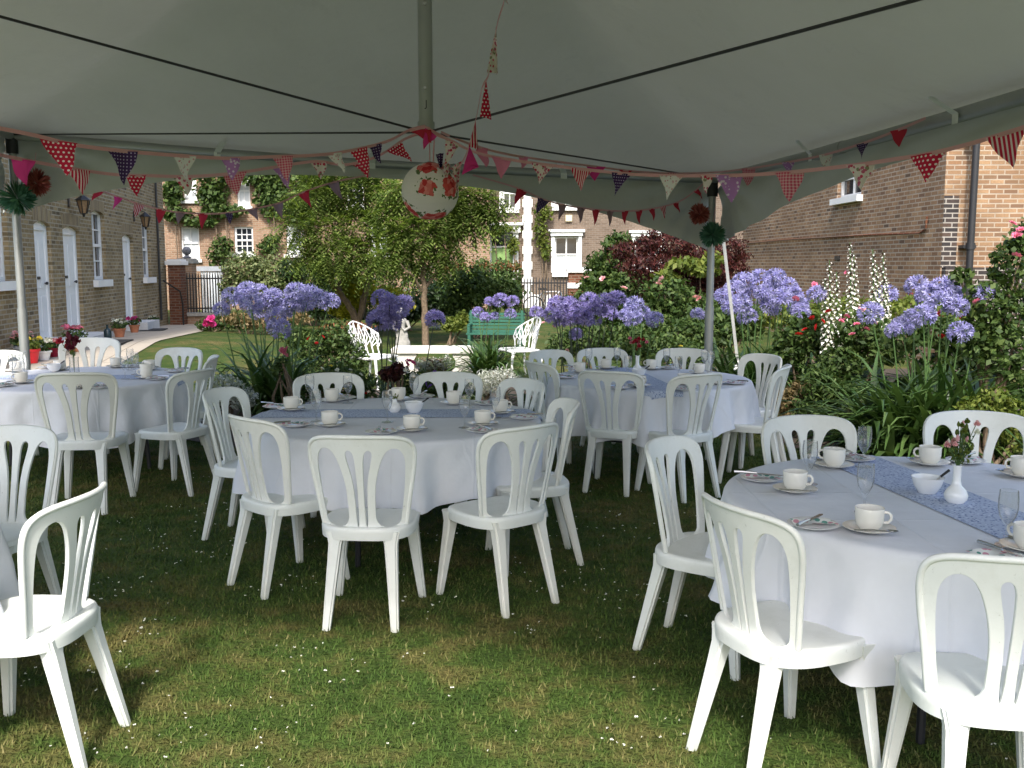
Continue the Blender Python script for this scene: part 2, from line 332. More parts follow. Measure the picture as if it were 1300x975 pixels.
M['ribbon'] = cloth_mat('pink_ribbon', (0.72, 0.42, 0.44), None, 0.3)

def lantern_mat():
    m, nt, b = nodes_of('lantern_paper'); k = NB(nt); o = k.obj()
    wv = k.n('ShaderNodeVectorMath', operation='ADD'); nz = k.n('ShaderNodeTexNoise'); nz.inputs['Scale'].default_value = 22; k.l(o, nz.inputs['Vector'])
    sc = k.n('ShaderNodeVectorMath', operation='SCALE'); k.l(nz.outputs['Color'], sc.inputs[0]); sc.inputs['Scale'].default_value = 0.075
    k.l(o, wv.inputs[0]); k.l(sc.outputs[0], wv.inputs[1])
    v = k.n('ShaderNodeTexVoronoi'); v.inputs['Scale'].default_value = 5.4; k.l(wv.outputs[0], v.inputs['Vector']); v.inputs['Randomness'].default_value = 0.75
    p = k.n('ShaderNodeTexVoronoi'); p.inputs['Scale'].default_value = 34; k.l(o, p.inputs['Vector'])
    fl = k.ramp(p.outputs['Color'], [(0.1, (0.5, 0.02, 0.03)), (0.5, (0.66, 0.09, 0.08)), (0.8, (0.78, 0.3, 0.28))])
    c = k.mix(k.math('LESS_THAN', v.outputs['Distance'], 0.40), (0.78, 0.75, 0.73), fl)
    ring = k.math('MULTIPLY', k.math('GREATER_THAN', v.outputs['Distance'], 0.39), k.math('LESS_THAN', v.outputs['Distance'], 0.52))
    n = k.noise(o, 30, 2)
    c = k.mix(k.math('MULTIPLY', ring, k.math('GREATER_THAN', n, 0.55)), c, (0.1, 0.15, 0.05))
    k.l(c, b.inputs['Base Color']); b.inputs['Roughness'].default_value = 0.9
    t = k.n('ShaderNodeBsdfTranslucent'); k.l(c, t.inputs[0])
    ms = k.n('ShaderNodeMixShader'); ms.inputs[0].default_value = 0.14
    k.l(b.outputs[0], ms.inputs[1]); k.l(t.outputs[0], ms.inputs[2]); k.l(ms.outputs[0], nt.nodes['Material Output'].inputs[0])
    return m
M['lantern'] = lantern_mat()

# ------------------------------------------------------------------ mesh helpers
class MB:
    def __init__(s): s.v = []; s.f = []
    def add(s, vs, fs, T=None):
        o = len(s.v)
        if T is not None: vs = [T @ Vector(p) for p in vs]
        s.v += [tuple(p) for p in vs]; s.f += [tuple(i + o for i in q) for q in fs]
    def box(s, c, size, rz=0.0, T=None):
        x, y, z = (q / 2 for q in size)
        pts = [Vector((a * x, b * y, d * z)) for d in (-1, 1) for b in (-1, 1) for a in (-1, 1)]
        m = Matrix.Translation(c) @ Matrix.Rotation(rz, 4, 'Z')
        if T is not None: m = T @ m
        s.add(pts, [(0, 2, 3, 1), (4, 5, 7, 6), (0, 1, 5, 4), (2, 6, 7, 3), (0, 4, 6, 2), (1, 3, 7, 5)], m)
    def bx(s, x0, x1, y0, y1, z0, z1, T=None): s.box(((x0 + x1) / 2, (y0 + y1) / 2, (z0 + z1) / 2), (x1 - x0, y1 - y0, z1 - z0), 0, T)
    def tube(s, pts, rad, n=8, cap=True, T=None):
        pts = [Vector(p) for p in pts]
        if not hasattr(rad, '__len__'): rad = [rad] * len(pts)
        up = Vector((0, 0, 1)); vs = []; fs = []
        t0 = (pts[1] - pts[0]).normalized()
        if abs(t0.dot(up)) > 0.95: up = Vector((1, 0, 0))
        a = t0.cross(up).normalized()
        for i, p in enumerate(pts):
            t = (pts[min(i + 1, len(pts) - 1)] - pts[max(i - 1, 0)]).normalized()
            a = (a - t * a.dot(t))
            if a.length < 1e-6: a = t.orthogonal()
            a.normalize(); b = t.cross(a)
            for j in range(n):
                g = 2 * math.pi * j / n
                vs.append(p + (a * math.cos(g) + b * math.sin(g)) * rad[i])
        for i in range(len(pts) - 1):
            for j in range(n):
                k = (j + 1) % n
                fs.append((i * n + j, i * n + k, (i + 1) * n + k, (i + 1) * n + j))
        if cap:
            fs.append(tuple(reversed(range(n)))); e = (len(pts) - 1) * n; fs.append(tuple(e + j for j in range(n)))
        s.add(vs, fs, T)
    def lathe(s, prof, n=24, T=None, cap0=False, cap1=False):
        vs = []; fs = []
        for r, z in prof:
            for j in range(n):
                g = 2 * math.pi * j / n; vs.append(Vector((r * math.cos(g), r * math.sin(g), z)))
        for i in range(len(prof) - 1):
            for j in range(n):
                k = (j + 1) % n; fs.append((i * n + j, i * n + k, (i + 1) * n + k, (i + 1) * n + j))
        if cap0: fs.append(tuple(reversed(range(n))))
        if cap1: e = (len(prof) - 1) * n; fs.append(tuple(e + j for j in range(n)))
        s.add(vs, fs, T)
    def prism(s, poly, y0, y1, T=None):
        """poly in x,z, pushed out along y"""
        n = len(poly)
        vs = [Vector((x, y0, z)) for x, z in poly] + [Vector((x, y1, z)) for x, z in poly]
        fs = [tuple(range(n)), tuple(reversed(range(n, 2 * n)))] + [(i, n + i, n + (i + 1) % n, (i + 1) % n) for i in range(n)]
        s.add(vs, fs, T)
    def mesh(s, name, m, smooth=True, ang=40):
        me = bpy.data.meshes.new(name); me.from_pydata(s.v, [], s.f); me.materials.append(m); me.update()
        if smooth:
            me.shade_smooth(); me.set_sharp_from_angle(angle=R(ang))
        return me
    def build(s, name, m, parent=None, loc=None, rot=None, smooth=True, ang=40):
        return link(name, s.mesh(name, m, smooth, ang), parent, loc, rot)
def link(name, me, parent=None, loc=None, rot=None):
    o = bpy.data.objects.new(name, me); col.objects.link(o)
    if parent is not None: o.parent = parent
    if loc is not None: o.location = loc
    if rot is not None: o.rotation_euler = rot
    return o
def npmesh(name, V, FQ, m, smooth=False):
    """V n x 3, FQ k x (3 or 4)"""
    me = bpy.data.meshes.new(name); k, c = FQ.shape
    me.vertices.add(len(V)); me.vertices.foreach_set('co', np.asarray(V, np.float32).ravel())
    me.loops.add(k * c); me.loops.foreach_set('vertex_index', np.asarray(FQ, np.int32).ravel())
    me.polygons.add(k); me.polygons.foreach_set('loop_start', np.arange(0, k * c, c, dtype=np.int32))
    me.polygons.foreach_set('loop_total', np.full(k, c, np.int32))
    me.materials.append(m); me.update(calc_edges=True); me.validate()
    if smooth: me.shade_smooth()
    return me
def tag(o, label=None, cat=None, group=None, kind=None):
    if label: o['label'] = label
    if cat: o['category'] = cat
    if group: o['group'] = group
    if kind: o['kind'] = kind
    return o
def thing(name, label, cat, loc=(0, 0, 0), rz=0.0, group=None):
    o = bpy.data.objects.new(name, None); col.objects.link(o); o.location = loc; o.rotation_euler = (0, 0, rz)
    o.empty_display_size = 0.1
    return tag(o, label, cat, group)
KIDS = {}
def kids(o): return list(o.children)
def dup(root, loc, rz=0.0, label=None, group=None, scale=None):
    r = root.copy(); col.objects.link(r); r.location = loc; r.rotation_euler = (0, 0, rz)
    if label: r['label'] = label
    if group: r['group'] = group
    if scale: r.scale = (scale,) * 3
    for ch in list(root.children):
        c = ch.copy(); col.objects.link(c); c.parent = r
        for g in ch.children:
            d = g.copy(); col.objects.link(d); d.parent = c
    return r
def pre(root): bpy.context.view_layer.update(); return root

# ------------------------------------------------------------------ foliage helpers
def rand_dirs(n):
    v = rng.normal(size=(n, 3)); return v / np.linalg.norm(v, axis=1, keepdims=True)
def cloud_points(blobs, n, shell=0.55, lump=0.25):
    """points in a union of ellipsoids [(centre, radii)], thicker towards their surface"""
    vol = np.array([b[1][0] * b[1][1] * b[1][2] for b in blobs]) ** 0.75; vol /= vol.sum()
    pick = rng.choice(len(blobs), n, p=vol)
    C_ = np.array([b[0] for b in blobs], float)[pick]; R_ = np.array([b[1] for b in blobs], float)[pick]
    d = rand_dirs(n); r = (shell + (1 - shell) * rng.random(n)) ** 0.8
    r *= 1 + lump * (np.sin(d[:, 0] * 7 + pick) * np.sin(d[:, 1] * 6 + 2 * pick) + np.sin(d[:, 2] * 8 + pick) * 0.5) * rng.random(n)
    return C_ + d * R_ * r[:, None], d
def leaves(P, D, size, aspect=0.5, droop=0.3, jitter=0.9):
    """one folded four-corner leaf at each point"""
    n = len(P); s = size * (0.6 + 0.8 * rng.random(n))[:, None]
    a = D * (1 - jitter) + rand_dirs(n) * jitter; a[:, 2] -= droop; a /= np.linalg.norm(a, axis=1, keepdims=True) + 1e-9
    nrm = D * 0.5 + np.array([0, 0, 0.7]) + rand_dirs(n) * 0.7
    b = np.cross(a, nrm); b /= np.linalg.norm(b, axis=1, keepdims=True) + 1e-9
    up = np.cross(b, a)
    V = np.stack([P - a * s * 0.5, P + b * s * aspect * 0.5 + up * s * 0.08, P + a * s * 0.5 - up * s * 0.05, P - b * s * aspect * 0.5 + up * s * 0.08], 1).reshape(-1, 3)
    return V, np.arange(4 * n).reshape(n, 4)
def leafmesh(name, blobs, n, size, m, aspect=0.5, droop=0.3, shell=0.55, lump=0.25, zmin=0.02, clip=None):
    P, D = cloud_points(blobs, n, shell, lump)
    keep = P[:, 2] > zmin
    if clip is not None: keep &= clip(P)
    P, D = P[keep], D[keep]
    V, FQ = leaves(P, D, size, aspect, droop)
    return npmesh(name, V, FQ, m)
def sprays(P, D, length, size, per=9, aspect=0.35):
    """pinnate sprays: leaflets in two rows along short drooping twigs"""
    n = len(P); a = D * 0.6 + rand_dirs(n) * 0.6; a[:, 2] -= 0.25; a /= np.linalg.norm(a, axis=1, keepdims=True)
    side = np.cross(a, np.array([0, 0, 1.0]) + rand_dirs(n) * 0.3); side /= np.linalg.norm(side, axis=1, keepdims=True) + 1e-9
    Vs = []
    L = length * (0.7 + 0.6 * rng.random(n))[:, None]
    for i in range(per):
        t = (i + 1) / per
        for sg in (-1, 1):
            base = P + a * L * t - np.array([0, 0, 1.0]) * (L * t * t * 0.35)
            d = side * sg * 0.8 + a * 0.55; d[:, 2] -= 0.15; d /= np.linalg.norm(d, axis=1, keepdims=True)
            wv = np.cross(d, np.array([0, 0, 1.0])); wv /= np.linalg.norm(wv, axis=1, keepdims=True) + 1e-9
            s = size * (1.1 - 0.5 * t) * (0.8 + 0.4 * rng.random(n))[:, None]
            Vs.append(np.stack([base, base + d * s * 0.5 + wv * s * aspect * 0.5, base + d * s, base + d * s * 0.5 - wv * s * aspect * 0.5], 1))
    V = np.concatenate(Vs, 0).reshape(-1, 3)
    return V, np.arange(len(V)).reshape(-1, 4)

# ================================================================== SETTING: ground
# terrace (house with white doors): its wall runs away from the camera
TA = Vector((-9.58, 26.8, 0)); TDIR = Vector((0.1475, -1, 0)).normalized()
def ts(px_):                                     # distance along the wall from its far corner, for a photo column
    k = (px_ - CX) / F; q = TDIR
    return (k * TA.y - TA.x) / (q.x - k * q.y)
T_ANG = math.atan2(TDIR.y, TDIR.x)
TM = Matrix.Translation(TA) @ Matrix.Rotation(T_ANG, 4, 'Z')        # local x along the wall (towards camera), local y towards the garden

def gz(x, y):
    """height of the ground: a gentle rise towards the near end of the terrace"""
    s = (x - TA.x) * TDIR.x + (y - TA.y) * TDIR.y; yl = -(x - TA.x) * TDIR.y + (y - TA.y) * TDIR.x
    a = min(max(s, 0), 10) * .03
    if s > 10: a *= max(0, 1 - (s - 10) / 6.0)
    b = 1 - min(max((yl - 1.9) / 4.5, 0), 1)
    return a * b * b * (3 - 2 * b)
def ong(x, y):
    z = 0.0
    for _ in range(12): p = onz(x, y, z); z = .5 * z + .5 * gz(p.x, p.y)
    return onz(x, y, z)
xs_ = [-400, -60, -20] + [-14 + .5 * i for i in range(57)] + [20, 60, 400]; ys_ = [-400, -60, -10, 0, 4] + [8 + .5 * i for i in range(45)] + [40, 80, 400]
V_ = [(x, y, gz(x, y)) for y in ys_ for x in xs_]; nx_ = len(xs_)
F_ = [(j * nx_ + i, j * nx_ + i + 1, (j + 1) * nx_ + i + 1, (j + 1) * nx_ + i) for j in range(len(ys_) - 1) for i in range(nx_ - 1)]
mb = MB(); mb.add(V_, F_)
tag(mb.build('lawn', M['lawn']), 'mown lawn with straw coloured patches under and beyond the marquee', 'lawn', kind='structure')
path = MB(); pv = []
for i in range(32):
    for yl in (0.02, 0.6, 1.2, 1.8):
        q = TM @ Vector((-.3 + .5 * i, yl, 0)); pv.append((-.3 + .5 * i, yl, gz(q.x, q.y) + .014))
path.add(pv, [(4 * i + j, 4 * i + j + 1, 4 * i + j + 5, 4 * i + j + 4) for i in range(31) for j in range(3)])
o = path.build('path', M['paving'], smooth=False); o.matrix_world = TM
tag(o, 'pale stone paved path along the terrace doorsteps', 'path', kind='structure')
bed = MB()
def bedpoly(pts, z=0.016): bed.add([(x, y, z) for x, y in pts], [tuple(range(len(pts)))])
bedpoly([(3.0, 5.95), (2.75, 7.0), (2.6, 8.4), (2.35, 9.6), (0.6, 9.6), (-0.1, 10.4), (-0.4, 12.6), (2, 14.5), (7, 15.4), (7, 5.2), (4.2, 5.2)])
bedpoly([(-3.4, 9.2), (-2.6, 8.6), (-0.9, 8.3), (-0.5, 9.3), (-0.5, 11.6), (-1.6, 12.6), (-3.0, 13.2), (-3.6, 11.5)])
tag(bed.build('flower_bed_soil', M['soil'], smooth=False), 'dark bare soil of the flower borders', 'soil', kind='structure')

# ================================================================== buildings
def facade(mbx, L, Ht, ops, depth=0.15, thick=0.3, x0=0.0):
    """front face in local x,z at y=0 with real recessed openings (x0,x1,z0,z1); outside is +y"""
    xs = sorted({x0, x0 + L, *[q for op in ops for q in op[:2]]}); zs = sorted({0.0, Ht, *[q for op in ops for q in op[2:4]]})
    def inside(x, z): return any(a < x < b and c < z < d for a, b, c, d in ops)
    for i in range(len(xs) - 1):
        for j in range(len(zs) - 1):
            a, b, c, d = xs[i], xs[i + 1], zs[j], zs[j + 1]
            if not inside((a + b) / 2, (c + d) / 2): mbx.add([(a, 0, c), (b, 0, c), (b, 0, d), (a, 0, d)], [(3, 2, 1, 0)])
    for a, b, c, d in ops:
        y = -depth
        mbx.add([(a, 0, c), (b, 0, c), (b, 0, d), (a, 0, d), (a, y, c), (b, y, c), (b, y, d), (a, y, d)], [(0, 4, 5, 1), (1, 5, 6, 2), (2, 6, 7, 3), (3, 7, 4, 0)])
    X1 = x0 + L; y = -thick
    mbx.add([(x0, 0, 0), (X1, 0, 0), (X1, 0, Ht), (x0, 0, Ht), (x0, y, 0), (X1, y, 0), (X1, y, Ht), (x0, y, Ht)], [(4, 5, 6, 7), (0, 3, 7, 4), (1, 5, 6, 2), (3, 2, 6, 7)])

def sash(parent, a, b, c, d, y=-0.14, cols=2, rows=4, blind=None, dark=True, name='window', bar=0.025):
    """box sash window filling an opening: frame and bars one mesh, pane a sub-part"""
    mb = MB(); f = 0.07
    mb.bx(a, a + f, y, y + 0.06, c, d); mb.bx(b - f, b, y, y + 0.06, c, d); mb.bx(a + f, b - f, y, y + 0.06, d - f, d); mb.bx(a + f, b - f, y, y + 0.062, c, c + f)
    mid = (c + d) / 2; mb.bx(a + f, b - f, y + 0.003, y + 0.066, mid - 0.03, mid + 0.03)
    for i in range(1, cols):
        x = a + f + (b - a - 2 * f) * i / cols; mb.bx(x - bar / 2, x + bar / 2, y + 0.006, y + 0.045, c + f, d - f)
    for j in range(1, rows):
        z = c + f + (d - c - 2 * f) * j / rows
        if abs(z - mid) > 0.05: mb.bx(a + f, b - f, y + 0.008, y + 0.043, z - bar / 2, z + bar / 2)
    wnd = mb.build(name, M['paint'], parent, smooth=False)
    g = MB(); g.add([(a, y + 0.015, c), (b, y + 0.015, c), (b, y + 0.015, d), (a, y + 0.015, d)], [(3, 2, 1, 0)])
    g.build('pane', M['pane'] if dark else M['blind'], wnd, smooth=False)
    if blind:
        g = MB(); z0 = c + (d - c) * (1 - blind[1]); z1 = c + (d - c) * (1 - blind[0])
        g.add([(a + f, y + 0.02, z0), (b - f, y + 0.02, z0), (b - f, y + 0.02, z1), (a + f, y + 0.02, z1)], [(3, 2, 1, 0)])
        g.build('blind', M['blind'], wnd, smooth=False)
    return wnd
def sill(wnd, a, b, z, proj=0.1, h=0.14):
    mb = MB(); mb.bx(a - 0.09, b + 0.09, -0.08, proj, z - h, z); return mb.build('sill', M['paint'], wnd, smooth=False)
def arch(mbf, mba, a, b, ztop, rise=0.075, band=0.24):
    """brick filler under a rectangular opening's top that makes it a segmental arch, and the arch ring above it"""
    n = 12; xc = (a + b) / 2; hw = (b - a) / 2
    zz = [ztop - rise * ((a + (b - a) * i / n - xc) / hw) ** 2 for i in range(n + 1)]
    xx = [a + (b - a) * i / n for i in range(n + 1)]
    for i in range(n):
        if max(ztop - zz[i], ztop - zz[i + 1]) < 0.004: continue
        mbf.add([(xx[i], 0.0, zz[i]), (xx[i + 1], 0.0, zz[i + 1]), (xx[i + 1], 0.0, ztop), (xx[i], 0.0, ztop), (xx[i], -0.139, zz[i]), (xx[i + 1], -0.139, zz[i + 1])], [(3, 2, 1, 0), (0, 1, 5, 4)])
    e = 1.16
    for i in range(n):
        p = [(xc + (xx[i] - xc), zz[i]), (xc + (xx[i + 1] - xc), zz[i + 1]), (xc + (xx[i + 1] - xc) * e, zz[i + 1] + band), (xc + (xx[i] - xc) * e, zz[i] + band)]
        mba.add([(p[0][0], 0.005, p[0][1]), (p[1][0], 0.005, p[1][1]), (p[2][0], 0.005, p[2][1]), (p[3][0], 0.005, p[3][1])], [(3, 2, 1, 0)])

# ---- terrace
def tz(px_, py_, off=0.0):
    s = ts(px_); p = TA + TDIR * s; return at(px_, py_, p.y).z
terr = thing('terrace_house', 'yellow stock brick terrace with a row of white doors and tall sash windows', 'house')
terr.matrix_world = TM
ops = []; TL = ts(-120)
D1 = (ts(71), ts(50), 0.36, tz(52, 279)); D2 = (ts(107), ts(86), 0.36, tz(88, 286)); D3 = (ts(173.5), ts(160.5), 0.36, tz(162, 297))
W0 = (ts(17), ts(-36), tz(11, 357), tz(2, 240)); W1 = (ts(139), ts(123), tz(135, 355), tz(124, 266)); W2 = (ts(195.5), ts(185.5), tz(191, 352), tz(187, 281))
ops = [D1, D2, D3, W0, W1, W2]
wm = MB(); facade(wm, TL, 6.4, ops)
for q in ops:
    va = MB(); arch(wm, va, q[0], q[1], q[3]); va.build('brick_arch', M['voussoir'], terr, smooth=False)
wl = wm.build('wall', M['yellow_brick'], terr, smooth=False)
for q in (D1, D2, D3):
    a, b, c, d = q; mb = MB(); y = -0.14
    mb.bx(a, a + 0.09, y, y + 0.07, c, d); mb.bx(b - 0.09, b, y, y + 0.07, c, d); mb.bx(a + 0.09, b - 0.09, y, y + 0.07, d - 0.16, d)
    fr = mb.build('door_frame', M['paint'], terr, smooth=False)
    mb = MB(); mb.bx(a + 0.09, b - 0.09, y, y + 0.04, c, d - 0.16)
    wd = (b - a - 0.18)
    for i in (0, 1):
        for z0, z1 in ((c + 0.15, c + 0.75), (c + 0.9, d - 0.35)):
            x0 = a + 0.09 + wd * (0.09 + 0.46 * i); mb.bx(x0, x0 + wd * 0.36, y + 0.04, y + 0.052, z0, z1)
    dr = mb.build('door', M['paint'], terr, smooth=False)
    h = MB(); h.lathe([(0.0, 0.075), (0.022, 0.07), (0.03, 0.055), (0.026, 0.035), (0.012, 0.03), (0.012, 0)], 10, Matrix.Translation((a + 0.19, y + 0.04, c + 0.98)) @ Matrix.Rotation(R(-90), 4, 'X'))
    h.build('handle', M['black'], dr)
    lb = MB(); lb.bx(b - 0.45, b - 0.3, y + 0.052, y + 0.062, c + 1.05, c + 1.1); lb.build('letter_plate', M['black'], dr, smooth=False)
for q, rows in ((W0, 4), (W1, 4), (W2, 4)):
    wnd = sash(terr, *q, cols=2, rows=rows); sill(wnd, q[0], q[1], q[2])
mb = MB(); mb.bx(D2[0] - 0.15, D1[1] + 0.25, 0.004, 0.5, 0.0, 0.345); mb.build('doorstep', M['step'], terr, smooth=False)
mb = MB(); mb.bx(D3[0] - 0.15, D3[1] + 0.15, 0.004, 0.5, 0.0, 0.345); mb.build('doorstep', M['step'], terr, smooth=False)
for q in (D1, D2, D3):
    mb = MB(); mb.bx(q[0], q[1], -0.138, 0.02, 0.347, 0.38); mb.build('threshold', M['step'], terr, smooth=False)
mb = MB(); mb.bx(W0[0] - 1.0, TL - 0.2, 0.004, 0.12, 0, 0.32); mb.build('plinth', M['step'], terr, smooth=False)
mb = MB(); s = ts(203); mb.tube([(s, 0.05, 0.2), (s, 0.05, 6.2)], 0.03, 8); mb.build('downpipe', M['lead'], terr)
mb = MB(); mb.add([(-0.3, 0.35, 6.35), (TL + 0.3, 0.35, 6.35), (TL + 0.3, -4.5, 9.2), (-0.3, -4.5, 9.2), (-0.3, 0.35, 6.25), (TL + 0.3, 0.35, 6.25), (TL + 0.3, -4.5, 9.1), (-0.3, -4.5, 9.1)], [(0, 1, 2, 3), (7, 6, 5, 4), (0, 4, 5, 1), (3, 2, 6, 7), (0, 3, 7, 4), (1, 5, 6, 2)])
mb.build('roof', M['slate'], terr, smooth=False)
mb = MB(); mb.add([(0, 0, 0), (0, -8, 0), (0, -8, 6.4), (0, 0, 6.4)], [(0, 1, 2, 3), (3, 2, 1, 0)]); 
mb = MB(); mb.bx(0.002, 0.3, -8, -0.3, 0, 6.4); mb.build('end_wall', M['yellow_brick'], terr, smooth=False)
s = ts(207); mb = MB(); mb.tube([(s + .25, 0.1, 1.25), (s - 0.15, 0.45, 0.95), (s - 0.2, 0.5, 0.6), (s - 0.2, 0.5, 0.012)], 0.022, 8)
tag(mb.build('handrail', M['black']), 'short black iron handrail on the terrace corner', 'handrail').matrix_world = TM
def wall_lantern(px_, py_, label):
    s = ts(px_); z = tz(px_, py_); L = thing('wall_lantern', label, 'lantern', group='iron lanterns on the terrace wall')
    L.matrix_world = TM @ Matrix.Translation((s, 0, z))
    mb = MB(); mb.bx(-0.04, 0.04, 0.003, 0.03, -0.06, 0.2); mb.tube([(0, 0.02, 0.12), (0, 0.16, 0.2), (0, 0.26, 0.17), (0, 0.27, 0.12)], 0.012, 6); mb.build('bracket', M['black'], L)
    mb = MB(); T = Matrix.Translation((0, 0.27, 0)); mb.lathe([(0.0, 0.17), (0.03, 0.15), (0.14, 0.07), (0.145, 0.055), (0.12, 0.05)], 6, T)
    mb.lathe([(0.0, -0.26), (0.02, -0.24), (0.03, -0.2), (0.06, -0.185)], 6, T)
    for j in range(6):
        g = 2 * math.pi * j / 6; mb.tube([(0.118 * math.cos(g), 0.27 + 0.118 * math.sin(g), 0.05), (0.06 * math.cos(g), 0.27 + 0.06 * math.sin(g), -0.19)], 0.008, 4)
    mb.build('lantern_frame', M['black'], L, smooth=False)
    mb = MB(); mb.lathe([(0.11, 0.05), (0.055, -0.18)], 6, T); mb.build('lantern_glass', M['amber'], L, smooth=False)
wall_lantern(95, 258, 'dark iron lantern on the brick between the first two terrace doors')
wall_lantern(176, 278, 'dark iron lantern on its bracket above the furthest terrace door')

# ---- flat-fronted houses at the back
def back_house(name, label, d, x0p, x1p, Ht, brick):
    x0, x1 = at(x0p, 337, d).x, at(x1p, 337, d).x
    h = thing(name, label, 'house'); h.matrix_world = Matrix.Translation((x1, d, 0)) @ Matrix.Rotation(math.pi, 4, 'Z')
    return h, x0, x1
def rect(x1, d, a, b, yt, yb): # photo rect -> local (mirrored x)
    A, B = at(a, yt, d), at(b, yb, d); return (x1 - B.x, x1 - A.x, B.z, A.z)
DP = 36.0
hp, xa, xb = back_house('ivy_house', 'pink brick house with ivy round its upper windows and white frames', DP, 120, 622, 7, None)
pr = [rect(xb, DP, *q) for q in ((229, 254, 288, 329), (297, 322, 288, 322), (363, 386, 283, 323), (232, 250, 222, 254), (300, 318, 222, 262), (470, 492, 285, 322), (440, 462, 222, 262))]
wm = MB(); facade(wm, xb - xa, 7.6, pr); wm.build('wall', M['pink_brick'], hp, smooth=False)
for i, q in enumerate(pr):
    wnd = sash(hp, *q, cols=3 if i == 1 else 2, rows=4 if i == 1 else 2, dark=i in (1, 6), bar=0.03); sill(wnd, q[0], q[1], q[2], 0.1, 0.12)
mb = MB(); W = xb - xa; mb.add([(-.3, .3, 7.55), (W + .3, .3, 7.55), (W + .3, -4, 10), (-.3, -4, 10)], [(0, 1, 2, 3)]); mb.bx(-.3, W + .3, .2, .32, 7.4, 7.56); mb.build('roof', M['slate'], hp, smooth=False)
# ivy
def ivy(name, label, blobs, n, size, m):
    t = thing(name, label, 'climbing plant'); 
    link('foliage', leafmesh('foliage', blobs, n, size, M[m], 0.8, 0.6, 0.2), t)
    st = MB(); b0 = blobs[0][0]
    for b in blobs[:6]:
        st.tube([(b[0][0], b[0][1] + 0.05, 0.0), (b[0][0] + 0.1, b[0][1] + 0.05, b[0][2] * 0.5), (b[0][0], b[0][1] + 0.05, b[0][2])], 0.025, 5)
    st.build('stem', M['bark'], t); return t
def vb(x, y, d, rx, rz, ry=0.25): p = at(x, y, d); s = d / F; return (tuple(p), (rx * s, ry, rz * s))
ivy('ivy', 'dense green ivy hanging across the pink brick house front', [vb(218, 245, 35.7, 16, 22), vb(270, 245, 35.7, 24, 24), vb(225, 272, 35.7, 22, 10), vb(285, 268, 35.7, 32, 9), vb(345, 250, 35.7, 24, 28), vb(380, 262, 35.7, 22, 30), vb(255, 282, 35.7, 24, 7), vb(405, 240, 35.7, 26, 30), vb(330, 225, 35.7, 90, 10)], 5200, 0.17, 'lf_mid')
ivy('climbing_rose', 'climbing rose on pink brick between the lower white windows', [vb(282, 312, 35.6, 15, 14), vb(275, 325, 35.5, 16, 14), vb(345, 306, 35.7, 14, 9), vb(338, 316, 35.7, 16, 8)], 750, 0.14, 'lf_mid')

DC = 38.0
hc, ca, cb_ = back_house('brown_brick_house', 'grey brown brick house with sage green door and white window surrounds', DC, 596, 1010, 7, None)
cr = [rect(cb_, DC, *q) for q in ((624, 651, 296, 388), (704, 734, 300, 346), (638, 656, 225, 265), (704, 733, 225, 262), (806, 838, 301, 346), (806, 838, 225, 262))]
wm = MB(); facade(wm, cb_ - ca, 8, cr); wm.build('wall', M['grey_brick'], hc, smooth=False)
a, b, c, d = cr[0]; mb = MB(); mb.bx(a, b, -.14, -.1, 0.2, d - 0.55)
for i in (0, 1):
    for z0, z1 in ((0.35, 0.95), (1.1, d - 0.75)): x0 = a + (b - a) * (0.1 + 0.45 * i); mb.bx(x0, x0 + (b - a) * 0.33, -.1, -.085, z0, z1)
dr = mb.build('door', M['green_door'], hc, smooth=False)
mb = MB(); mb.lathe([(0, .06), (.05, .05), (.06, .02), (.04, 0)], 10, Matrix.Translation(((a + b) / 2, -.1, 1.35)) @ Matrix.Rotation(R(-90), 4, 'X')); mb.build('knocker', M['black'], dr)
mb = MB(); mb.bx(a, b, -.14, -.12, d - .5, d); fl_ = mb.build('fanlight', M['pane'], hc, smooth=False)
mb = MB(); mb.bx(a, b, -.12, -.06, d - .56, d - .5); mb.bx(a - .22, a, -.02, .1, 0, d + .02); mb.bx(b, b + .22, -.02, .1, 0, d + .02); mb.bx(a - .3, b + .3, -.02, .2, d + .02, d + .3); mb.bx(a - .4, b + .4, -.02, .3, d + .3, d + .4)
mb.build('door_surround', M['paint'], hc, smooth=False)
for i, q in enumerate(cr[1:]):
    wnd = sash(hc, *q, cols=2, rows=2, blind=(0.5, 0.97) if i == 0 else None, name='window', bar=0.05); sill(wnd, q[0], q[1], q[2], .14, .16)
    a, b, c, d = q; mb = MB(); mb.bx(a - .13, a, -.02, .07, c, d + .02); mb.bx(b, b + .13, -.02, .07, c, d + .02); mb.bx(a - .16, b + .16, -.02, .14, d + .02, d + .16); mb.bx(a - .24, b + .24, -.02, .2, d + .16, d + .26)
    mb.build('window_surround', M['paint'], wnd, smooth=False)
q = rect(cb_, DC, 665, 674, 200, 393); mb = MB(); mb.bx(q[0], q[1], 0, .2, 0, 7.9)
for k in range(26):
    if k % 2: mb.bx(q[0] - .05, q[0], 0, .12, .3 * k, .3 * k + .3); mb.bx(q[1], q[1] + .05, 0, .12, .3 * k, .3 * k + .3)
mb.build('quoin_pilaster', M['paint'], hc, smooth=False)
q = rect(cb_, DC, 718, 726, 273, 281); mb = MB(); mb.bx(q[0], q[1], 0, .1, q[2], q[3]); mb.build('alarm_box', M['alarm'], hc, smooth=False)
q = rect(cb_, DC, 664, 700, 374, 392); mb = MB(); mb.bx(q[0], q[1], 0, .25, 0, q[3]); mb.build('plinth', M['paint'], hc, smooth=False)
mb = MB(); W = cb_ - ca; mb.add([(-.3, .3, 7.95), (W + .3, .3, 7.95), (W + .3, -4, 10.4), (-.3, -4, 10.4)], [(0, 1, 2, 3)]); mb.bx(-.3, W + .3, .2, .32, 7.8, 7.96); mb.build('roof', M['slate'], hc, smooth=False)
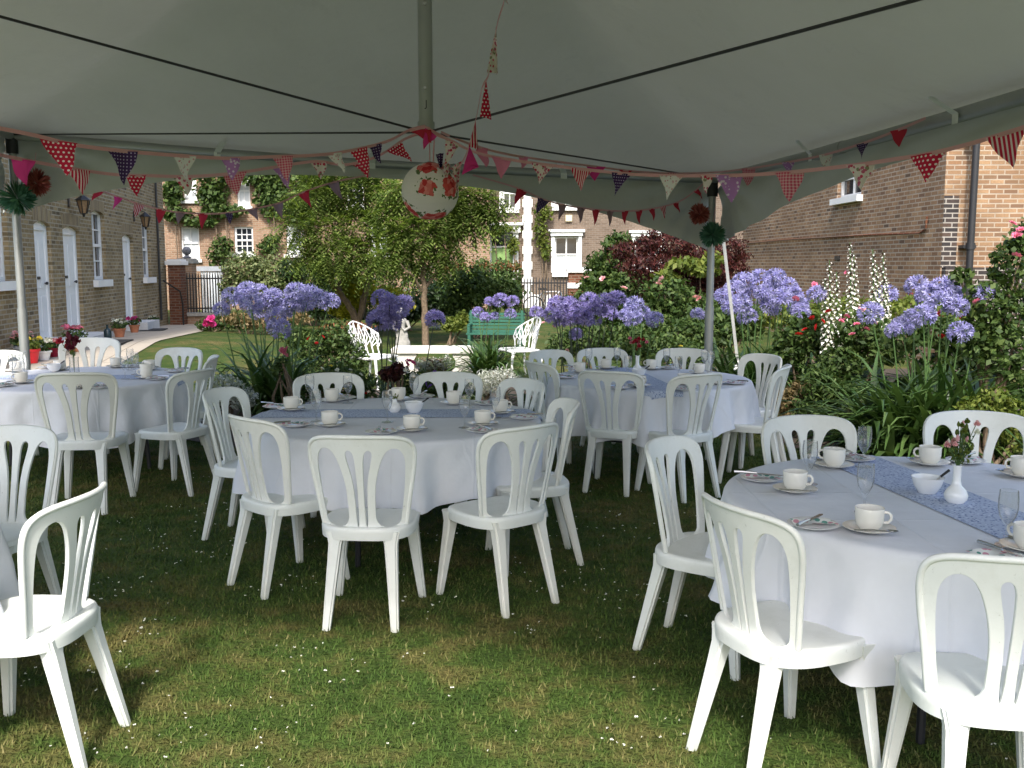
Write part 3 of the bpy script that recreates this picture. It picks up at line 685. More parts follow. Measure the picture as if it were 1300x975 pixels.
ivy('wisteria', 'straggling wisteria on brown brick beside the tall white pilaster', [vb(690, 268, 37.6, 13, 14), vb(686, 295, 37.6, 10, 20), vb(692, 315, 37.6, 8, 16), vb(640, 290, 37.6, 22, 6), vb(652, 310, 37.6, 8, 14), vb(628, 295, 37.6, 12, 5)], 1150, 0.13, 'lf_light')

# ---- brick house at the right, its corner towards the garden
RC = Vector((6.86, 15.5, 0)); RL = Vector((-0.42, 11.6, 0)); RLd = RL.normalized()
hr = thing('brick_house', 'brown mixed brick house with black drainpipe and one small white window', 'house'); hr.location = RC
angL = math.atan2(-RLd.y, -RLd.x)       # local x runs from the far end to the corner, so that +y is outside (-X)
ML = Matrix.Translation((RL.x, RL.y, 0)) @ Matrix.Rotation(math.atan2(-RL.y, -RL.x), 4, 'Z') @ Matrix.Scale(1, 4)
Ll = RL.length
def rl_s(px_):
    k = (px_ - CX) / F
    t = (RC.x - k * RC.y) / (k * RLd.y - RLd.x); return t
def rl_z(px_, py_): p = RC + RLd * rl_s(px_); return at(px_, py_, p.y).z
# outside of the left face is -X: with x running corner -> far end (+Y), left-hand normal is -X = +y local
MLm = Matrix.Rotation(math.atan2(RLd.y, RLd.x), 4, 'Z')
wq = (rl_s(1086), rl_s(1056), rl_z(1072, 250), rl_z(1072, 222) + 0.35)
w2q = (rl_s(968), rl_s(950), 3.3, 4.0)
wm = MB(); facade(wm, Ll, 7.5, [wq, w2q]); wl = wm.build('wall', M['brown_brick'], hr, smooth=False); wl.matrix_local = MLm
for q in (wq, w2q):
    wnd = sash(hr, *q, cols=2, rows=1, bar=0.05); wnd.matrix_local = MLm; sill(wnd, q[0], q[1], q[2], 0.12, 0.12)
# right face: outside is -Y, x runs from far right to the corner
RX = Vector((1, -0.03, 0)).normalized(); RLen = 7.0
MRm = Matrix.Translation(RX * RLen) @ Matrix.Rotation(math.atan2(-RX.y, -RX.x), 4, 'Z')
wr = (RLen - 3.1, RLen - 1.38, 3.1, 4.3)
wm = MB(); facade(wm, RLen, 7.5, [wr]); o = wm.build('wall', M['brown_brick'], hr, smooth=False); o.matrix_local = MRm
wnd = sash(hr, *wr, cols=3, rows=1, bar=0.05); wnd.matrix_local = MRm; sill(wnd, wr[0], wr[1], wr[2], 0.12, 0.12)
mb = MB(); mb.bx(RLen - 1.6, RLen - 0.02, 0.004, 0.16, 0, 1.62); o = mb.build('dark_brick_base', M['dark_brick'], hr, smooth=False); o.matrix_local = MRm
mb = MB(); mb.bx(RLen - 0.235, RLen - 0.0, 0.003, 0.0055, 1.62, 2.75); o = mb.build('dark_quoin', M['dark_brick'], hr, smooth=False); o.matrix_local = MRm
mb = MB(); x = RLen - 0.36; mb.tube([(x, 0.22, 0.1), (x, 0.22, 7.4)], 0.055, 10)
for z in (1.9, 3.6, 5.2): mb.tube([(x, 0.22, z), (x, 0.22, z + 0.1)], 0.07, 10); mb.bx(x - .1, x + .1, 0.004, 0.2, z + .02, z + .07)
o = mb.build('drainpipe', M['lead'], hr); o.matrix_local = MRm
zc = lambda p: rl_z(*p)
cab = [(rl_s(1172), 0.03, rl_z(1172, 275)), (rl_s(1171), 0.03, rl_z(1171, 290)), (rl_s(1164), 0.03, rl_z(1164, 296)), (rl_s(1100), 0.03, rl_z(1100, 298)), (rl_s(1000), 0.03, rl_z(1000, 304)), (rl_s(946), 0.03, rl_z(946, 309))]
mb = MB(); mb.tube(cab, 0.018, 6); o = mb.build('cable', M['red_brick'], hr); o.matrix_local = MLm
mb = MB(); mb.bx(rl_s(1063), rl_s(1057), 0.003, 0.02, rl_z(1060, 330), rl_z(1060, 325)); o = mb.build('air_brick', M['black'], hr, smooth=False); o.matrix_local = MLm
mb = MB(); mb.bx(-.3, Ll, -7, 0.3, 7.45, 7.6); o = mb.build('roof', M['slate'], hr, smooth=False); o.matrix_local = MLm

# ================================================================== walls, piers, railings
def pier(label, x0, x1, ytop, d, brick, capm, ball=None, dep=0.45, band=False):
    A = at(x0, ytop, d); B = at(x1, ytop, d); t = thing('brick_pier', label, 'gate pier', ((A.x + B.x) / 2, d + dep / 2, 0)); wd = (B.x - A.x) / 2; z = A.z
    mb = MB(); mb.bx(-wd, wd, -dep / 2, dep / 2, 0, z - 0.16); mb.build('shaft', M[brick], t, smooth=False)
    mb = MB(); mb.bx(-wd - .06, wd + .06, -dep / 2 - .06, dep / 2 + .06, z - 0.158, z - .05); mb.bx(-wd - .02, wd + .02, -dep / 2 - .02, dep / 2 + .02, z - 0.05, z); mb.build('cap', M[capm], t, smooth=False)
    if band: mb = MB(); mb.bx(-wd - .03, wd + .03, -dep / 2 - .03, dep / 2 + .03, z - .62, z - .46); mb.build('stone_band', M['paint'], t, smooth=False)
    if ball:
        mb = MB(); mb.lathe([(.1, 0), (.16, .03), (.07, .07), (.06, .1)], 14, Matrix.Translation((0, 0, z)))
        mb.lathe([(max(.001, ball * math.sin(math.pi * i / 12)), z + .1 + ball - ball * math.cos(math.pi * i / 12)) for i in range(13)], 18); mb.build('ball_finial', M['ball'], t)
    return t
pier('dark red brick pier with white cap at the terrace corner', 212.5, 228, 329, 26.6, 'red_brick', 'paint')
pier('pale brick pier topped by a grey stone ball', 226, 243, 328, 31, 'pink_brick', 'grey_stone', 0.14)
pier('brown brick pier with broad white cap beside the black railings', 722, 748, 339, 28.5, 'red_brick', 'paint', band=True)
def railing(label, x0, x1, ytop, d, zb, n, wallm=None, wl_label=None):
    A = at(x0, ytop, d); B = at(x1, ytop, d); t = thing('iron_railing', label, 'railing', (A.x, d, 0)); L = B.x - A.x; z = A.z
    mb = MB(); mb.bx(0, L, -.02, .02, zb + .1, zb + .14); mb.bx(0, L, -.02, .02, z - .14, z - .1); mb.build('rail', M['black'], t, smooth=False)
    mb = MB()
    for i in range(n):
        x = L * (i + .5) / n; mb.tube([(x, 0, zb), (x, 0, z - .04), (x, 0, z + .06)], [.019, .019, .001], 5)
    o = mb.build('railing_bars', M['black'], t); o['kind'] = 'stuff'
    return A, B, L
A, B, L = railing('black iron railings between the brick piers near the terrace', 231.5, 286, 348, 27.2, .33, 15)
lw = thing('low_wall', 'low brick wall with stone coping under the black railings', 'wall', (A.x, 27.05, 0)); mb = MB(); mb.bx(0, L, 0, .3, 0, .24); mb.build('brickwork', M['pink_brick'], lw, smooth=False)
mb = MB(); mb.bx(-.03, L + .03, -.05, .35, .241, .33); mb.build('coping', M['grey_stone'], lw, smooth=False)
railing('black iron railings in front of the brown brick house', 656, 721, 354, 28.6, .05, 17)
railing('black iron railings behind the red leaved maple', 749, 800, 354, 28.6, .05, 13)
g = thing('board_gate', 'white board gate under a grey lintel behind the railings', 'gate', (at(254, 345, 33).x, 33, 0)); gw = at(282, 345, 33).x - at(254, 345, 33).x
mb = MB()
for i in range(9): mb.bx(gw * i / 9 + .012, gw * (i + 1) / 9 - .012, 0, .05, .05, 1.45)
mb.build('boards', M['blind'], g, smooth=False)
mb = MB(); mb.bx(-.1, gw + .1, -.05, .25, 1.46, 1.62); mb.build('lintel', M['tilegrey'], g, smooth=False)
# bicycle behind the railings
bk = thing('bicycle', 'dark bicycle leaning behind the black railings', 'bicycle', (at(697, 380, 31).x, 31, 0), 0.15)
for sx in (-.5, .5):
    mb = MB(); mb.tube([(sx + .33 * math.cos(k * math.pi / 12), 0, .34 + .33 * math.sin(k * math.pi / 12)) for k in range(25)], .022, 6, cap=False)
    for k in range(8): gk = k * math.pi / 4; mb.tube([(sx, 0, .34), (sx + .32 * math.cos(gk), 0, .34 + .32 * math.sin(gk))], .003, 4)
    mb.build('wheel', M['black'], bk)
mb = MB()
for p in ([(-.5, 0, .34), (-.12, 0, .34), (-.2, 0, .85), (-.5, 0, .34)], [(-.12, 0, .34), (.35, 0, .82)], [(-.2, 0, .8), (.35, 0, .82)], [(.5, 0, .34), (.34, 0, .95)]): mb.tube(p, .018, 6)
mb.build('frame', M['steel'], bk)
mb = MB(); mb.tube([(.25, -.28, 1.0), (.34, -.1, .98), (.34, .1, .98), (.25, .28, 1.0)], .014, 6); mb.build('handlebar', M['black'], bk)
mb = MB(); mb.box((-.22, 0, .9), (.26, .14, .06)); mb.build('saddle', M['black'], bk)
#---OBJECTS---

# ================================================================== trees, hedges, shrubs
def plant(name, label, cat, loc, group=None): return thing(name, label, cat, loc, 0, group)
def blob(x, y, d, rx, rz, ry=None):
    p = at(x, y, d); s = d / F; return ((p.x, p.y, p.z), (rx * s, (ry if ry else rx * s * 0.8), rz * s))
def rel(blobs, o): return [((b[0][0] - o[0], b[0][1] - o[1], b[0][2] - o[2]), b[1]) for b in blobs]
def shrub(name, label, cat, x, yb, d, blobs, n, size, m, aspect=0.55, stems=5, droop=0.3, group=None, shell=0.45, lump=0.35, flowers=None):
    p0 = at(x, yb, d); o = (p0.x, d, 0.0); t = plant(name, label, cat, o, group); bl = rel(blobs, o)
    link('foliage', leafmesh('foliage', bl, n, size, M[m], aspect, droop, shell, lump), t)
    st = MB()
    for b in (bl * stems)[:stems]:
        c = Vector(b[0]) + Vector(rng.normal(size=3) * 0.3 * np.array(b[1])); c.z = max(c.z, 0.2)
        bs = Vector((rng.normal() * 0.08, rng.normal() * 0.08, 0)); st.tube([bs, bs.lerp(c, 0.5) + Vector((rng.normal() * .05, 0, .05)), c], [0.022, 0.015, 0.006], 5)
    st.build('stem', M['bark'], t)
    return t
def hedge(name, label, x0p, x1p, ytop, d, dep, n, size, m, tips=None):
    A = at(x0p, ytop, d); B = at(x1p, ytop, d); o = ((A.x + B.x) / 2, d + dep / 2, 0); t = plant(name, label, 'hedge', o)
    hw = (B.x - A.x) / 2; z = A.z; bl = []
    for i in range(9):
        for j in range(3):
            bl.append(((-hw + 2 * hw * (i + .5) / 9 + rng.normal() * .06, rng.normal() * dep * .08, z * (j + .5) / 3 + rng.normal() * .05), (hw / 6.5, dep * .55, z / 4.6)))
    link('foliage', leafmesh('foliage', bl, n, size, M[m], 0.6, 0.2, 0.6, 0.3), t)
    if tips:
        link('young_foliage', leafmesh('young_foliage', [((b[0][0], b[0][1], z * .93), (b[1][0], b[1][1], z * .1)) for b in bl[2::3]], n // 9, size * .9, M[tips], 0.5, -0.4, 0.3), t)
    st = MB()
    for i in range(9): x = -hw + 2 * hw * (i + .5) / 9; st.tube([(x, 0, 0), (x + .05, 0, z * .5), (x, 0, z * .85)], [.03, .022, .01], 5)
    st.build('stem', M['bark'], t); return t

hedge('hedge', 'dark clipped evergreen hedge behind the lawn and both trees', 395, 560, 335, 29, 1.2, 7500, .10, 'lf_dark')
hedge('hedge', 'green hedge with coppery young tips in front of the sage door house', 555, 662, 333, 27.5, 1.3, 6500, .10, 'lf_mid', 'lf_bronze')
shrub('variegated_shrub', 'pale variegated shrub rising behind the black railings', 'shrub', 330, 400, 27, [blob(312, 342, 27, 30, 22), blob(345, 350, 27.2, 34, 26), blob(300, 365, 27, 22, 22), blob(360, 372, 27, 36, 26)], 6500, .11, 'lf_var')
shrub('holly_bush', 'dark glossy bush between variegated shrub and twin stemmed tree', 'shrub', 395, 405, 26, [blob(395, 350, 26, 34, 26), blob(405, 380, 26, 34, 26), blob(372, 345, 26, 20, 16)], 5200, .10, 'lf_dark')
shrub('golden_shrub', 'bright yellow leaved shrub behind the twin stemmed tree', 'shrub', 470, 412, 23.2, [blob(452, 362, 23.2, 24, 14), blob(490, 376, 23.2, 28, 12), blob(438, 388, 23.2, 26, 16), blob(515, 388, 23.2, 12, 9)], 4200, .11, 'lf_yellow')
shrub('laurel_bush', 'dark green bush under the single stemmed tree', 'shrub', 520, 412, 24.5, [blob(515, 392, 24.5, 26, 18), blob(560, 385, 24.5, 26, 26), blob(480, 402, 24.5, 20, 10)], 4200, .11, 'lf_dark')
shrub('box_bush', 'low light green bush beside the green garden bench', 'shrub', 572, 420, 19.5, [blob(575, 412, 19.5, 15, 10), blob(588, 405, 19.8, 10, 9)], 1300, .08, 'lf_light')
shrub('laurel_hedge_bush', 'tall glossy bush standing right behind the green garden bench', 'shrub', 610, 400, 22, [blob(600, 365, 22, 34, 24), blob(640, 372, 22, 26, 20), blob(582, 385, 22, 22, 20)], 4600, .10, 'lf_mid')
# two garden trees
def tree(label, x, yb, d, limbs, crowns, n_spray, m, r0):
    p0 = onz(x, yb); o = (p0.x, p0.y, 0); d = p0.y; t = plant('garden_tree', label, 'tree', o, 'trees on the back lawn')
    tr = MB()
    for pts, ra, rb in limbs:
        P = [Vector(at(a, b, d + c)) - Vector(o) for a, b, c in pts]; Q = []
        for i in range(len(P) - 1):
            for k in range(4): Q.append(P[i].lerp(P[i + 1], k / 4) + Vector(rng.normal(size=3)) * .012)
        Q.append(P[-1]); n = len(Q); tr.tube(Q, [ra + (rb - ra) * i / (n - 1) for i in range(n)], 8)
    bl = rel([blob(*c) for c in crowns], o)
    for b in bl:                                             # fine branchlets inside every clump
        for k in range(3):
            c = Vector(b[0]); e = c + Vector(rand_dirs(1)[0] * np.array(b[1]) * .8); tr.tube([c - Vector((0, 0, b[1][2] * .6)), c.lerp(e, .5), e], [.010, .006, .003], 4)
    tr.build('trunk', M['bark'], t)
    P, D = cloud_points(bl, n_spray, .35, .3); V, FQ = sprays(P, D, .44, .15, 7, .30)
    link('crown', npmesh('crown', V, FQ, M[m]), t); return t
tree('twin stemmed tree with forked pale trunk and feathery green crown', 456, 427, 22,
     [([(456, 427, 0), (447, 395, 0), (432, 372, 0), (410, 345, -.2), (392, 330, -.3)], .10, .03), ([(452, 415, 0), (462, 380, .1), (470, 352, .2), (482, 325, .2), (476, 290, .2), (480, 250, .2)], .085, .03), ([(432, 372, 0), (428, 340, .3), (425, 300, .4), (415, 260, .3)], .05, .02), ([(476, 330, .2), (500, 310, .2), (512, 280, .1)], .035, .012), ([(410, 345, -.2), (385, 322, -.1), (372, 300, 0)], .03, .01)],
     [(402, 250, 22, 34, 24), (445, 245, 22.3, 38, 26), (378, 285, 21.8, 24, 22), (412, 300, 21.6, 34, 20), (455, 290, 22, 34, 22), (430, 325, 21.4, 38, 16), (480, 315, 21.6, 34, 16), (392, 325, 21.6, 24, 12), (490, 260, 22.4, 28, 28), (440, 215, 22.5, 60, 22), (470, 335, 21.3, 20, 9)], 2300, 'lf_tree', .1)
tree('single stemmed tree with slim straight trunk and airy yellow green crown', 540, 441, 19.8,
     [([(540, 441, 0), (540, 405, 0), (538, 370, 0), (538, 335, 0), (540, 300, 0), (536, 250, 0)], .075, .028), ([(538, 372, 0), (524, 350, -.2), (508, 335, -.3)], .035, .012), ([(539, 366, 0), (556, 345, .2), (575, 318, .2), (600, 285, .1)], .04, .012), ([(538, 330, 0), (552, 300, 0), (570, 265, 0)], .03, .01), ([(539, 310, 0), (520, 280, .1), (505, 255, .1)], .03, .01)],
     [(590, 252, 19.8, 34, 22), (620, 258, 19.9, 22, 16), (560, 275, 19.6, 34, 22), (596, 283, 19.7, 26, 12), (530, 300, 19.5, 34, 20), (563, 315, 19.6, 26, 14), (510, 275, 20, 26, 24), (545, 240, 20, 60, 22), (500, 325, 19.4, 26, 12), (545, 335, 19.4, 22, 8)], 2000, 'lf_tree', .08)
shrub('red_maple', 'dark red leaved maple between brown brick house and marquee pole', 'tree', 850, 430, 16, [blob(800, 320, 16, 30, 14), blob(850, 310, 16, 44, 20), blob(835, 340, 15.7, 50, 18), blob(890, 340, 15.8, 44, 24), blob(920, 320, 16.2, 32, 24), blob(860, 370, 15.8, 50, 18), blob(905, 375, 15.7, 34, 22), blob(930, 350, 16, 24, 26)], 15000, .075, 'lf_maple', .35, 9, .5)
shrub('tall_green_shrub', 'fresh green shrub beside the brown brick pier and red maple', 'shrub', 775, 425, 17.5, [blob(785, 312, 17.5, 22, 16), blob(770, 335, 17.5, 26, 16), blob(765, 360, 17.4, 30, 20), blob(800, 365, 17.2, 30, 22), blob(748, 385, 17.2, 26, 20), blob(780, 395, 17, 34, 20)], 6000, .12, 'lf_mid', .4)
shrub('vine', 'green climber threading through the red maple branches', 'climbing plant', 880, 400, 15.5, [blob(872, 335, 15.2, 30, 8), blob(905, 330, 15.2, 16, 10), blob(845, 350, 15.2, 18, 7), blob(893, 345, 15.1, 22, 6)], 700, .11, 'lf_light')
# rose bushes and border fillers: (name, label, x, d, blobs, n, size, material)
def rosette(mb, c, r, n=18):
    for i in range(n):
        a = i * 2.4; t = (i + .5) / n; rr = r * (0.25 + .75 * t); el = (1 - t) * 1.2 + .1
        d = Vector((math.cos(a) * math.cos(el), math.sin(a) * math.cos(el), math.sin(el))); s = Vector((-math.sin(a), math.cos(a), 0)); p = Vector(c)
        mb.add([p + d * rr * .1, p + d * rr * .7 + s * rr * .5, p + d * rr + Vector((0, 0, r * .1)), p + d * rr * .7 - s * rr * .5], [(0, 1, 2, 3)])
ROSE = {}
def bloom(parent, p, r, colr, name='bloom'):
    if colr not in ROSE: mb = MB(); rosette(mb, (0, 0, 0), 1.0); ROSE[colr] = mb.mesh('bloom', M['fl_' + colr], False)
    o = link(name, ROSE[colr], parent, p, (rng.normal() * .5 + .5, rng.normal() * .4, rng.random() * 6)); o.scale = (r, r, r); return o
def blooms(t, lst, d, colr, r, o=None):
    o = Vector(t.location)
    for x, y in lst: bloom(t, at(x, y, d) - o, r * (0.85 + .3 * random.random()), colr)
def filler(name, label, x, d, blobs, n, size, m, cat='plant', aspect=.5, bl=None, **kw):
    t = shrub(name, label, cat, x, 480, d, [blob(a, b, d + (e[0] if e else 0), c, f) for a, b, c, f, *e in blobs], n, size, m, aspect, 6, **kw)
    for lst, dd, colr, r in (bl or []): blooms(t, lst, dd, colr, r)
    return t
filler('rose_bush', 'tall leafy rose bush with pink blooms against the brick house corner', 1255, 7.6, [(1280, 335, 26, 30), (1255, 385, 34, 28), (1290, 400, 30, 46), (1222, 350, 16, 12), (1265, 440, 34, 40), (1298, 305, 20, 24), (1245, 430, 26, 30), (1295, 480, 26, 34)], 3300, .058, 'lf_mid', 'rose bush', .62, [([(1285, 284), (1296, 292), (1291, 299), (1240, 383), (1290, 325)], 7.35, 'pink', .045)])
filler('rose_bush', 'rose bush with soft pink blooms under the red maple', 868, 14.2, [(845, 372, 34, 22), (880, 395, 36, 26), (835, 405, 34, 26), (905, 410, 24, 24)], 3000, .08, 'lf_mid', 'rose bush', .6, [([(840, 355), (836, 361), (884, 378), (888, 380)], 13.6, 'palepink', .075), ([(792, 366), (745, 353), (765, 354)], 14.0, 'palepink', .065)])
filler('rose_bush', 'red flowered rose bush among the agapanthus by the brick house', 1030, 10.3, [(1020, 425, 34, 26), (1060, 440, 30, 26), (1000, 445, 26, 24)], 2300, .065, 'lf_mid', 'rose bush', .6, [([(1022, 419), (1037, 415), (1031, 404), (1044, 408), (1052, 396), (1014, 425)], 9.7, 'red', .046), ([(1070, 407), (1078, 417), (1010, 380), (1075, 346), (1034, 362)], 9.9, 'pink', .045)])
filler('geranium', 'crimson flowered leafy plant behind the largest agapanthus', 1195, 8.6, [(1190, 420, 40, 24), (1230, 440, 40, 34), (1150, 430, 34, 24), (1215, 480, 60, 40)], 3400, .06, 'lf_mid', 'plant', .6, [([(1222, 403), (1194, 402), (1195, 427), (1155, 374), (1193, 398)], 8.1, 'red', .036), ([(1236, 382), (1110, 410), (1095, 393)], 8.0, 'palepink', .036), ([(1247, 518), (1235, 505)], 7.35, 'crimson', .03)])
filler('shrub_rose', 'low green shrub with pink buds beside the lawn edge', 1105, 9.4, [(1090, 420, 34, 24), (1120, 440, 34, 26), (1070, 460, 34, 24)], 2500, .06, 'lf_mid', 'shrub', .55, [([(1110, 410), (1093, 392), (1068, 408), (1082, 425), (1075, 402), (1100, 418), (1088, 412)], 8.9, 'pink', .04)])
filler('box_edging', 'long low clipped green edging along the brick house wall', 1060, 13.2, [(980, 400, 60, 18), (1060, 395, 60, 20), (1140, 395, 60, 20), (1200, 395, 40, 22)], 4200, .075, 'lf_light', 'hedge', .6)
filler('laurel', 'dark bush filling the border below the red maple', 905, 13, [(900, 420, 40, 30), (940, 410, 34, 26), (870, 430, 40, 26), (820, 425, 34, 24)], 4200, .075, 'lf_mid', 'shrub', .55)
filler('hardy_geranium', 'mixed leafy plants with pale yellow flowers behind the marquee pole table', 800, 12, [(745, 430, 34, 22), (790, 435, 40, 24), (840, 445, 40, 22), (880, 450, 34, 20), (715, 440, 22, 24)], 4300, .065, 'lf_mid', 'plant', .5, [([(757, 447), (864, 440), (742, 452), (890, 449)], 11.5, 'yellow', .04), ([(690, 410), (703, 415), (720, 445)], 11.6, 'palepink', .035)])
filler('fern', 'feathery mid green plants at the front of the brick house border', 1062, 8.9, [(1050, 500, 34, 26), (1085, 510, 34, 30), (1030, 520, 30, 20), (1070, 545, 40, 22), (1040, 480, 24, 20)], 3800, .06, 'lf_mid', 'plant', .35, shell=.3)
filler('sedum', 'tawny brown and green low plant at the border edge', 1010, 9.2, [(1000, 510, 24, 16), (1020, 498, 24, 14), (1005, 528, 26, 12)], 1700, .05, 'lf_dry', 'plant', .5)
filler('catmint', 'low silvery green tuft under the brick house border', 1110, 8.2, [(1110, 560, 34, 22), (1150, 575, 40, 22), (1085, 575, 26, 16)], 1900, .05, 'lf_mid', 'plant', .35)
filler('weigela', 'loose yellowing leafy plant beside the tall rose bush', 1265, 7.0, [(1240, 520, 26, 18), (1262, 508, 24, 16), (1285, 540, 26, 40)], 1500, .05, 'lf_light', 'plant', .5)
filler('santolina', 'small silver white bush behind the middle table', 626, 11.6, [(622, 484, 24, 16), (640, 480, 18, 13), (612, 492, 20, 11)], 2400, .045, 'lf_white', 'plant', .25)
filler('silver_edging', 'silver leaved edging plants under the stone bench', 555, 15.2, [(550, 463, 20, 9), (566, 460, 10, 9), (532, 465, 18, 8)], 1200, .055, 'lf_silver', 'plant', .3)
filler('candytuft', 'white flowering low plant beside the terrace side table', 290, 9.6, [(285, 490, 24, 16), (305, 505, 24, 14), (280, 505, 20, 12)], 1500, .045, 'lf_silver', 'plant', .4)
filler('border_rose', 'mixed rose foliage between the white metal seat and lawn', 410, 12.8, [(395, 440, 30, 24), (425, 430, 26, 24), (445, 455, 24, 26), (395, 470, 34, 20), (375, 425, 20, 16)], 4200, .06, 'lf_mid', 'rose bush', .55, [([(392, 430), (410, 428), (402, 436)], 12.4, 'red', .035)])
filler('bronze_shrub', 'coppery red leaved low shrub at the lawn edge', 437, 15, [(430, 418, 26, 8), (450, 415, 22, 7), (410, 425, 18, 9)], 1100, .07, 'lf_bronze', 'shrub', .45)
filler('pansy_bed', 'small white and yellow flowering plant behind the middle table', 440, 9.8, [(430, 480, 30, 20), (455, 490, 30, 20), (400, 490, 30, 16)], 2100, .05, 'lf_mid', 'plant', .5, bl=[([(431, 488), (437, 494), (420, 465)], 9.4, 'yellow', .03), ([(420, 478), (428, 470), (409, 468), (445, 470), (458, 476)], 9.5, 'white', .03), ([(455, 492), (463, 500)], 9.3, 'red', .03)])
filler('violet_bed', 'purple flowered low plant behind the middle table', 548, 9.2, [(545, 490, 30, 16), (575, 495, 30, 14), (525, 485, 22, 18)], 1700, .05, 'lf_mid', 'plant', .5, bl=[([(546, 491), (552, 473), (543, 477), (540, 487)], 8.9, 'violet', .032)])
filler('lilac_phlox', 'pink flowered clump below the railings at the path end', 268, 22, [(262, 412, 14, 8), (285, 408, 22, 10), (310, 410, 22, 10)], 1300, .09, 'lf_mid', 'plant', .5, bl=[([(264, 408), (260, 411), (268, 405), (263, 414), (269, 411)], 21.4, 'magenta', .11)])
filler('spirea', 'dusky pink low shrub along the far lawn edge', 320, 21, [(300, 405, 20, 9), (330, 408, 30, 11), (370, 405, 26, 12)], 1900, .08, 'lf_dry', 'shrub', .5)
for (x, y, d, lab) in ((358, 446, 9.4, 'single bright pink rose on a bush among strap leaves'),):
    t = filler('pink_rose', lab, x, d, [(x, y + 14, 9, 8), (x - 6, y + 25, 9, 10)], 160, .05, 'lf_mid', 'rose bush', .6, bl=[([(x, y), (x + 6, y - 2), (x + 2, y + 4)], d - .1, 'pink', .055)])
t = filler('dark_dahlia', 'dark maroon leaved plant with one pink bloom behind the middle table', 500, 9.0, [(495, 475, 16, 10), (505, 468, 12, 8)], 500, .05, 'lf_maple', 'plant', .6, bl=[([(519, 459), (523, 461), (516, 462)], 8.9, 'magenta', .045), ([(518, 474), (524, 476), (515, 470)], 8.9, 'white', .03)])

# ---- agapanthus
def floret_head(m):
    Vs = []; n = 54
    D = rand_dirs(n * 2); D = D[D[:, 2] > -0.55][:n]
    for d in D:
        d = Vector(d); s = d.orthogonal().normalized(); q = d.cross(s); c = d * (.72 + .1 * random.random()); ph = random.random() * 6
        for k in range(6):
            a = ph + k * math.pi / 3; e = s * math.cos(a) + q * math.sin(a); f = -s * math.sin(a) + q * math.cos(a)
            Vs += [c - d * .14, c + e * .17 + f * .062 + d * .10, c + e * .36 + d * .17, c + e * .17 - f * .062 + d * .10]
    V = np.array([tuple(v) for v in Vs]); return npmesh('flower_head', V, np.arange(len(V)).reshape(-1, 4), M[m])
HEADS = {m: [floret_head(m) for _ in range(3)] for m in ('agap', 'agap_deep')}
def strapmesh(n, length, width, spread, m, name='foliage', lean=0.0):
    Vs = []; Fs = []; seg = 6
    for i in range(n):
        az = random.random() * 2 * math.pi; L = length * (.65 + .6 * random.random()); wd = width * (.7 + .5 * random.random()); el = R(random.uniform(24, 80))
        b = Vector((max(-1.6, min(1.6, random.gauss(0, 1))) * spread, max(-1.6, min(1.6, random.gauss(0, 1))) * spread * .7, 0)); dr = random.uniform(.6, 1.7)
        h = Vector((math.cos(az), math.sin(az), 0)); s = Vector((-h.y, h.x, 0)); o = len(Vs); p = b.copy()
        for k in range(seg + 1):
            t = k / seg; ww = wd * (1 - max(0, t - .55) / .47 * .96) * (.65 + .35 * min(1, t * 3))
            Vs += [tuple(p + s * ww / 2), tuple(p - h * 0.004 + Vector((0, 0, -.006))), tuple(p - s * ww / 2)]
            a = el - dr * t * t * 1.5; p = p + (h * math.cos(a) + Vector((0, 0, math.sin(a)))) * L / seg
            p.z = max(p.z, .02)
        for k in range(seg):
            q = o + 3 * k; Fs += [(q, q + 1, q + 4, q + 3), (q + 1, q + 2, q + 5, q + 4)]
    me = npmesh(name, np.array(Vs), np.array(Fs), M[m], True); return me
def agapanthus(label, x, d, heads, nleaf, ll, spread, m='agap', r=.115, lm='lf_strap', stem='stem', hd=None, wid=.038):
    p0 = at(x, 480, d); o = Vector((p0.x, d, 0)); t = plant('agapanthus', label, 'agapanthus', o, 'agapanthus clumps in flower')
    link('foliage', strapmesh(nleaf, ll, wid, spread, lm), t)
    for i, h in enumerate(heads):
        hx, hy = h[:2]; rr = r * (h[2] if len(h) > 2 else 1) * random.uniform(.9, 1.1); dd = (hd or d) + random.uniform(-.35, .35)
        P = at(hx, hy, dd) - o; b = Vector((P.x * .45 + random.gauss(0, .06), P.y * .4, 0))
        mb = MB(); mb.tube([b, b.lerp(P, .4) + Vector((0, 0, P.z * .04)), b.lerp(P, .75) + Vector((0, 0, P.z * .03)), P], [.008, .007, .006, .005], 6)
        sm = mb.build('flower_stem', M[stem], t)
        for k in range(1):
            ho = link('flower_head', random.choice(HEADS[m]), sm, P, (random.gauss(0, .25), random.gauss(0, .25), random.random() * 6)); ho.scale = (rr, rr, rr * .92)
    return t
agapanthus('pale blue agapanthus clump between terrace side table and lawn', 345, 10.6, [(295, 377), (314, 370), (281, 393, .8), (326, 372), (346, 379, 1.1), (329, 396), (350, 403, 1.1), (354, 417), (376, 372, 1.1), (374, 386), (392, 374), (418, 384), (319, 388), (404, 380), (338, 386), (362, 392), (386, 385), (306, 382)], 280, .88, .16, 'agap', .13, wid=.05)
agapanthus('deep violet agapanthus with dark stems beside the white metal seat', 500, 10.3, [(485, 381), (495, 385), (513, 386), (487, 398), (497, 410), (480, 407), (505, 397), (552, 405.5, 1.08)], 80, .55, .14, 'agap_deep', .125, stem='darkstem')
agapanthus('strap leaved agapanthus with few pale heads before the green bench', 620, 14, [(621, 383, .7), (635, 381, .9), (651, 383, .9), (607, 397, .8), (616, 403, .8), (648, 399, .8), (681, 397, .9), (628, 402, .7)], 150, .72, .10, 'agap_deep', .12, lm='lf_strap', wid=.055)
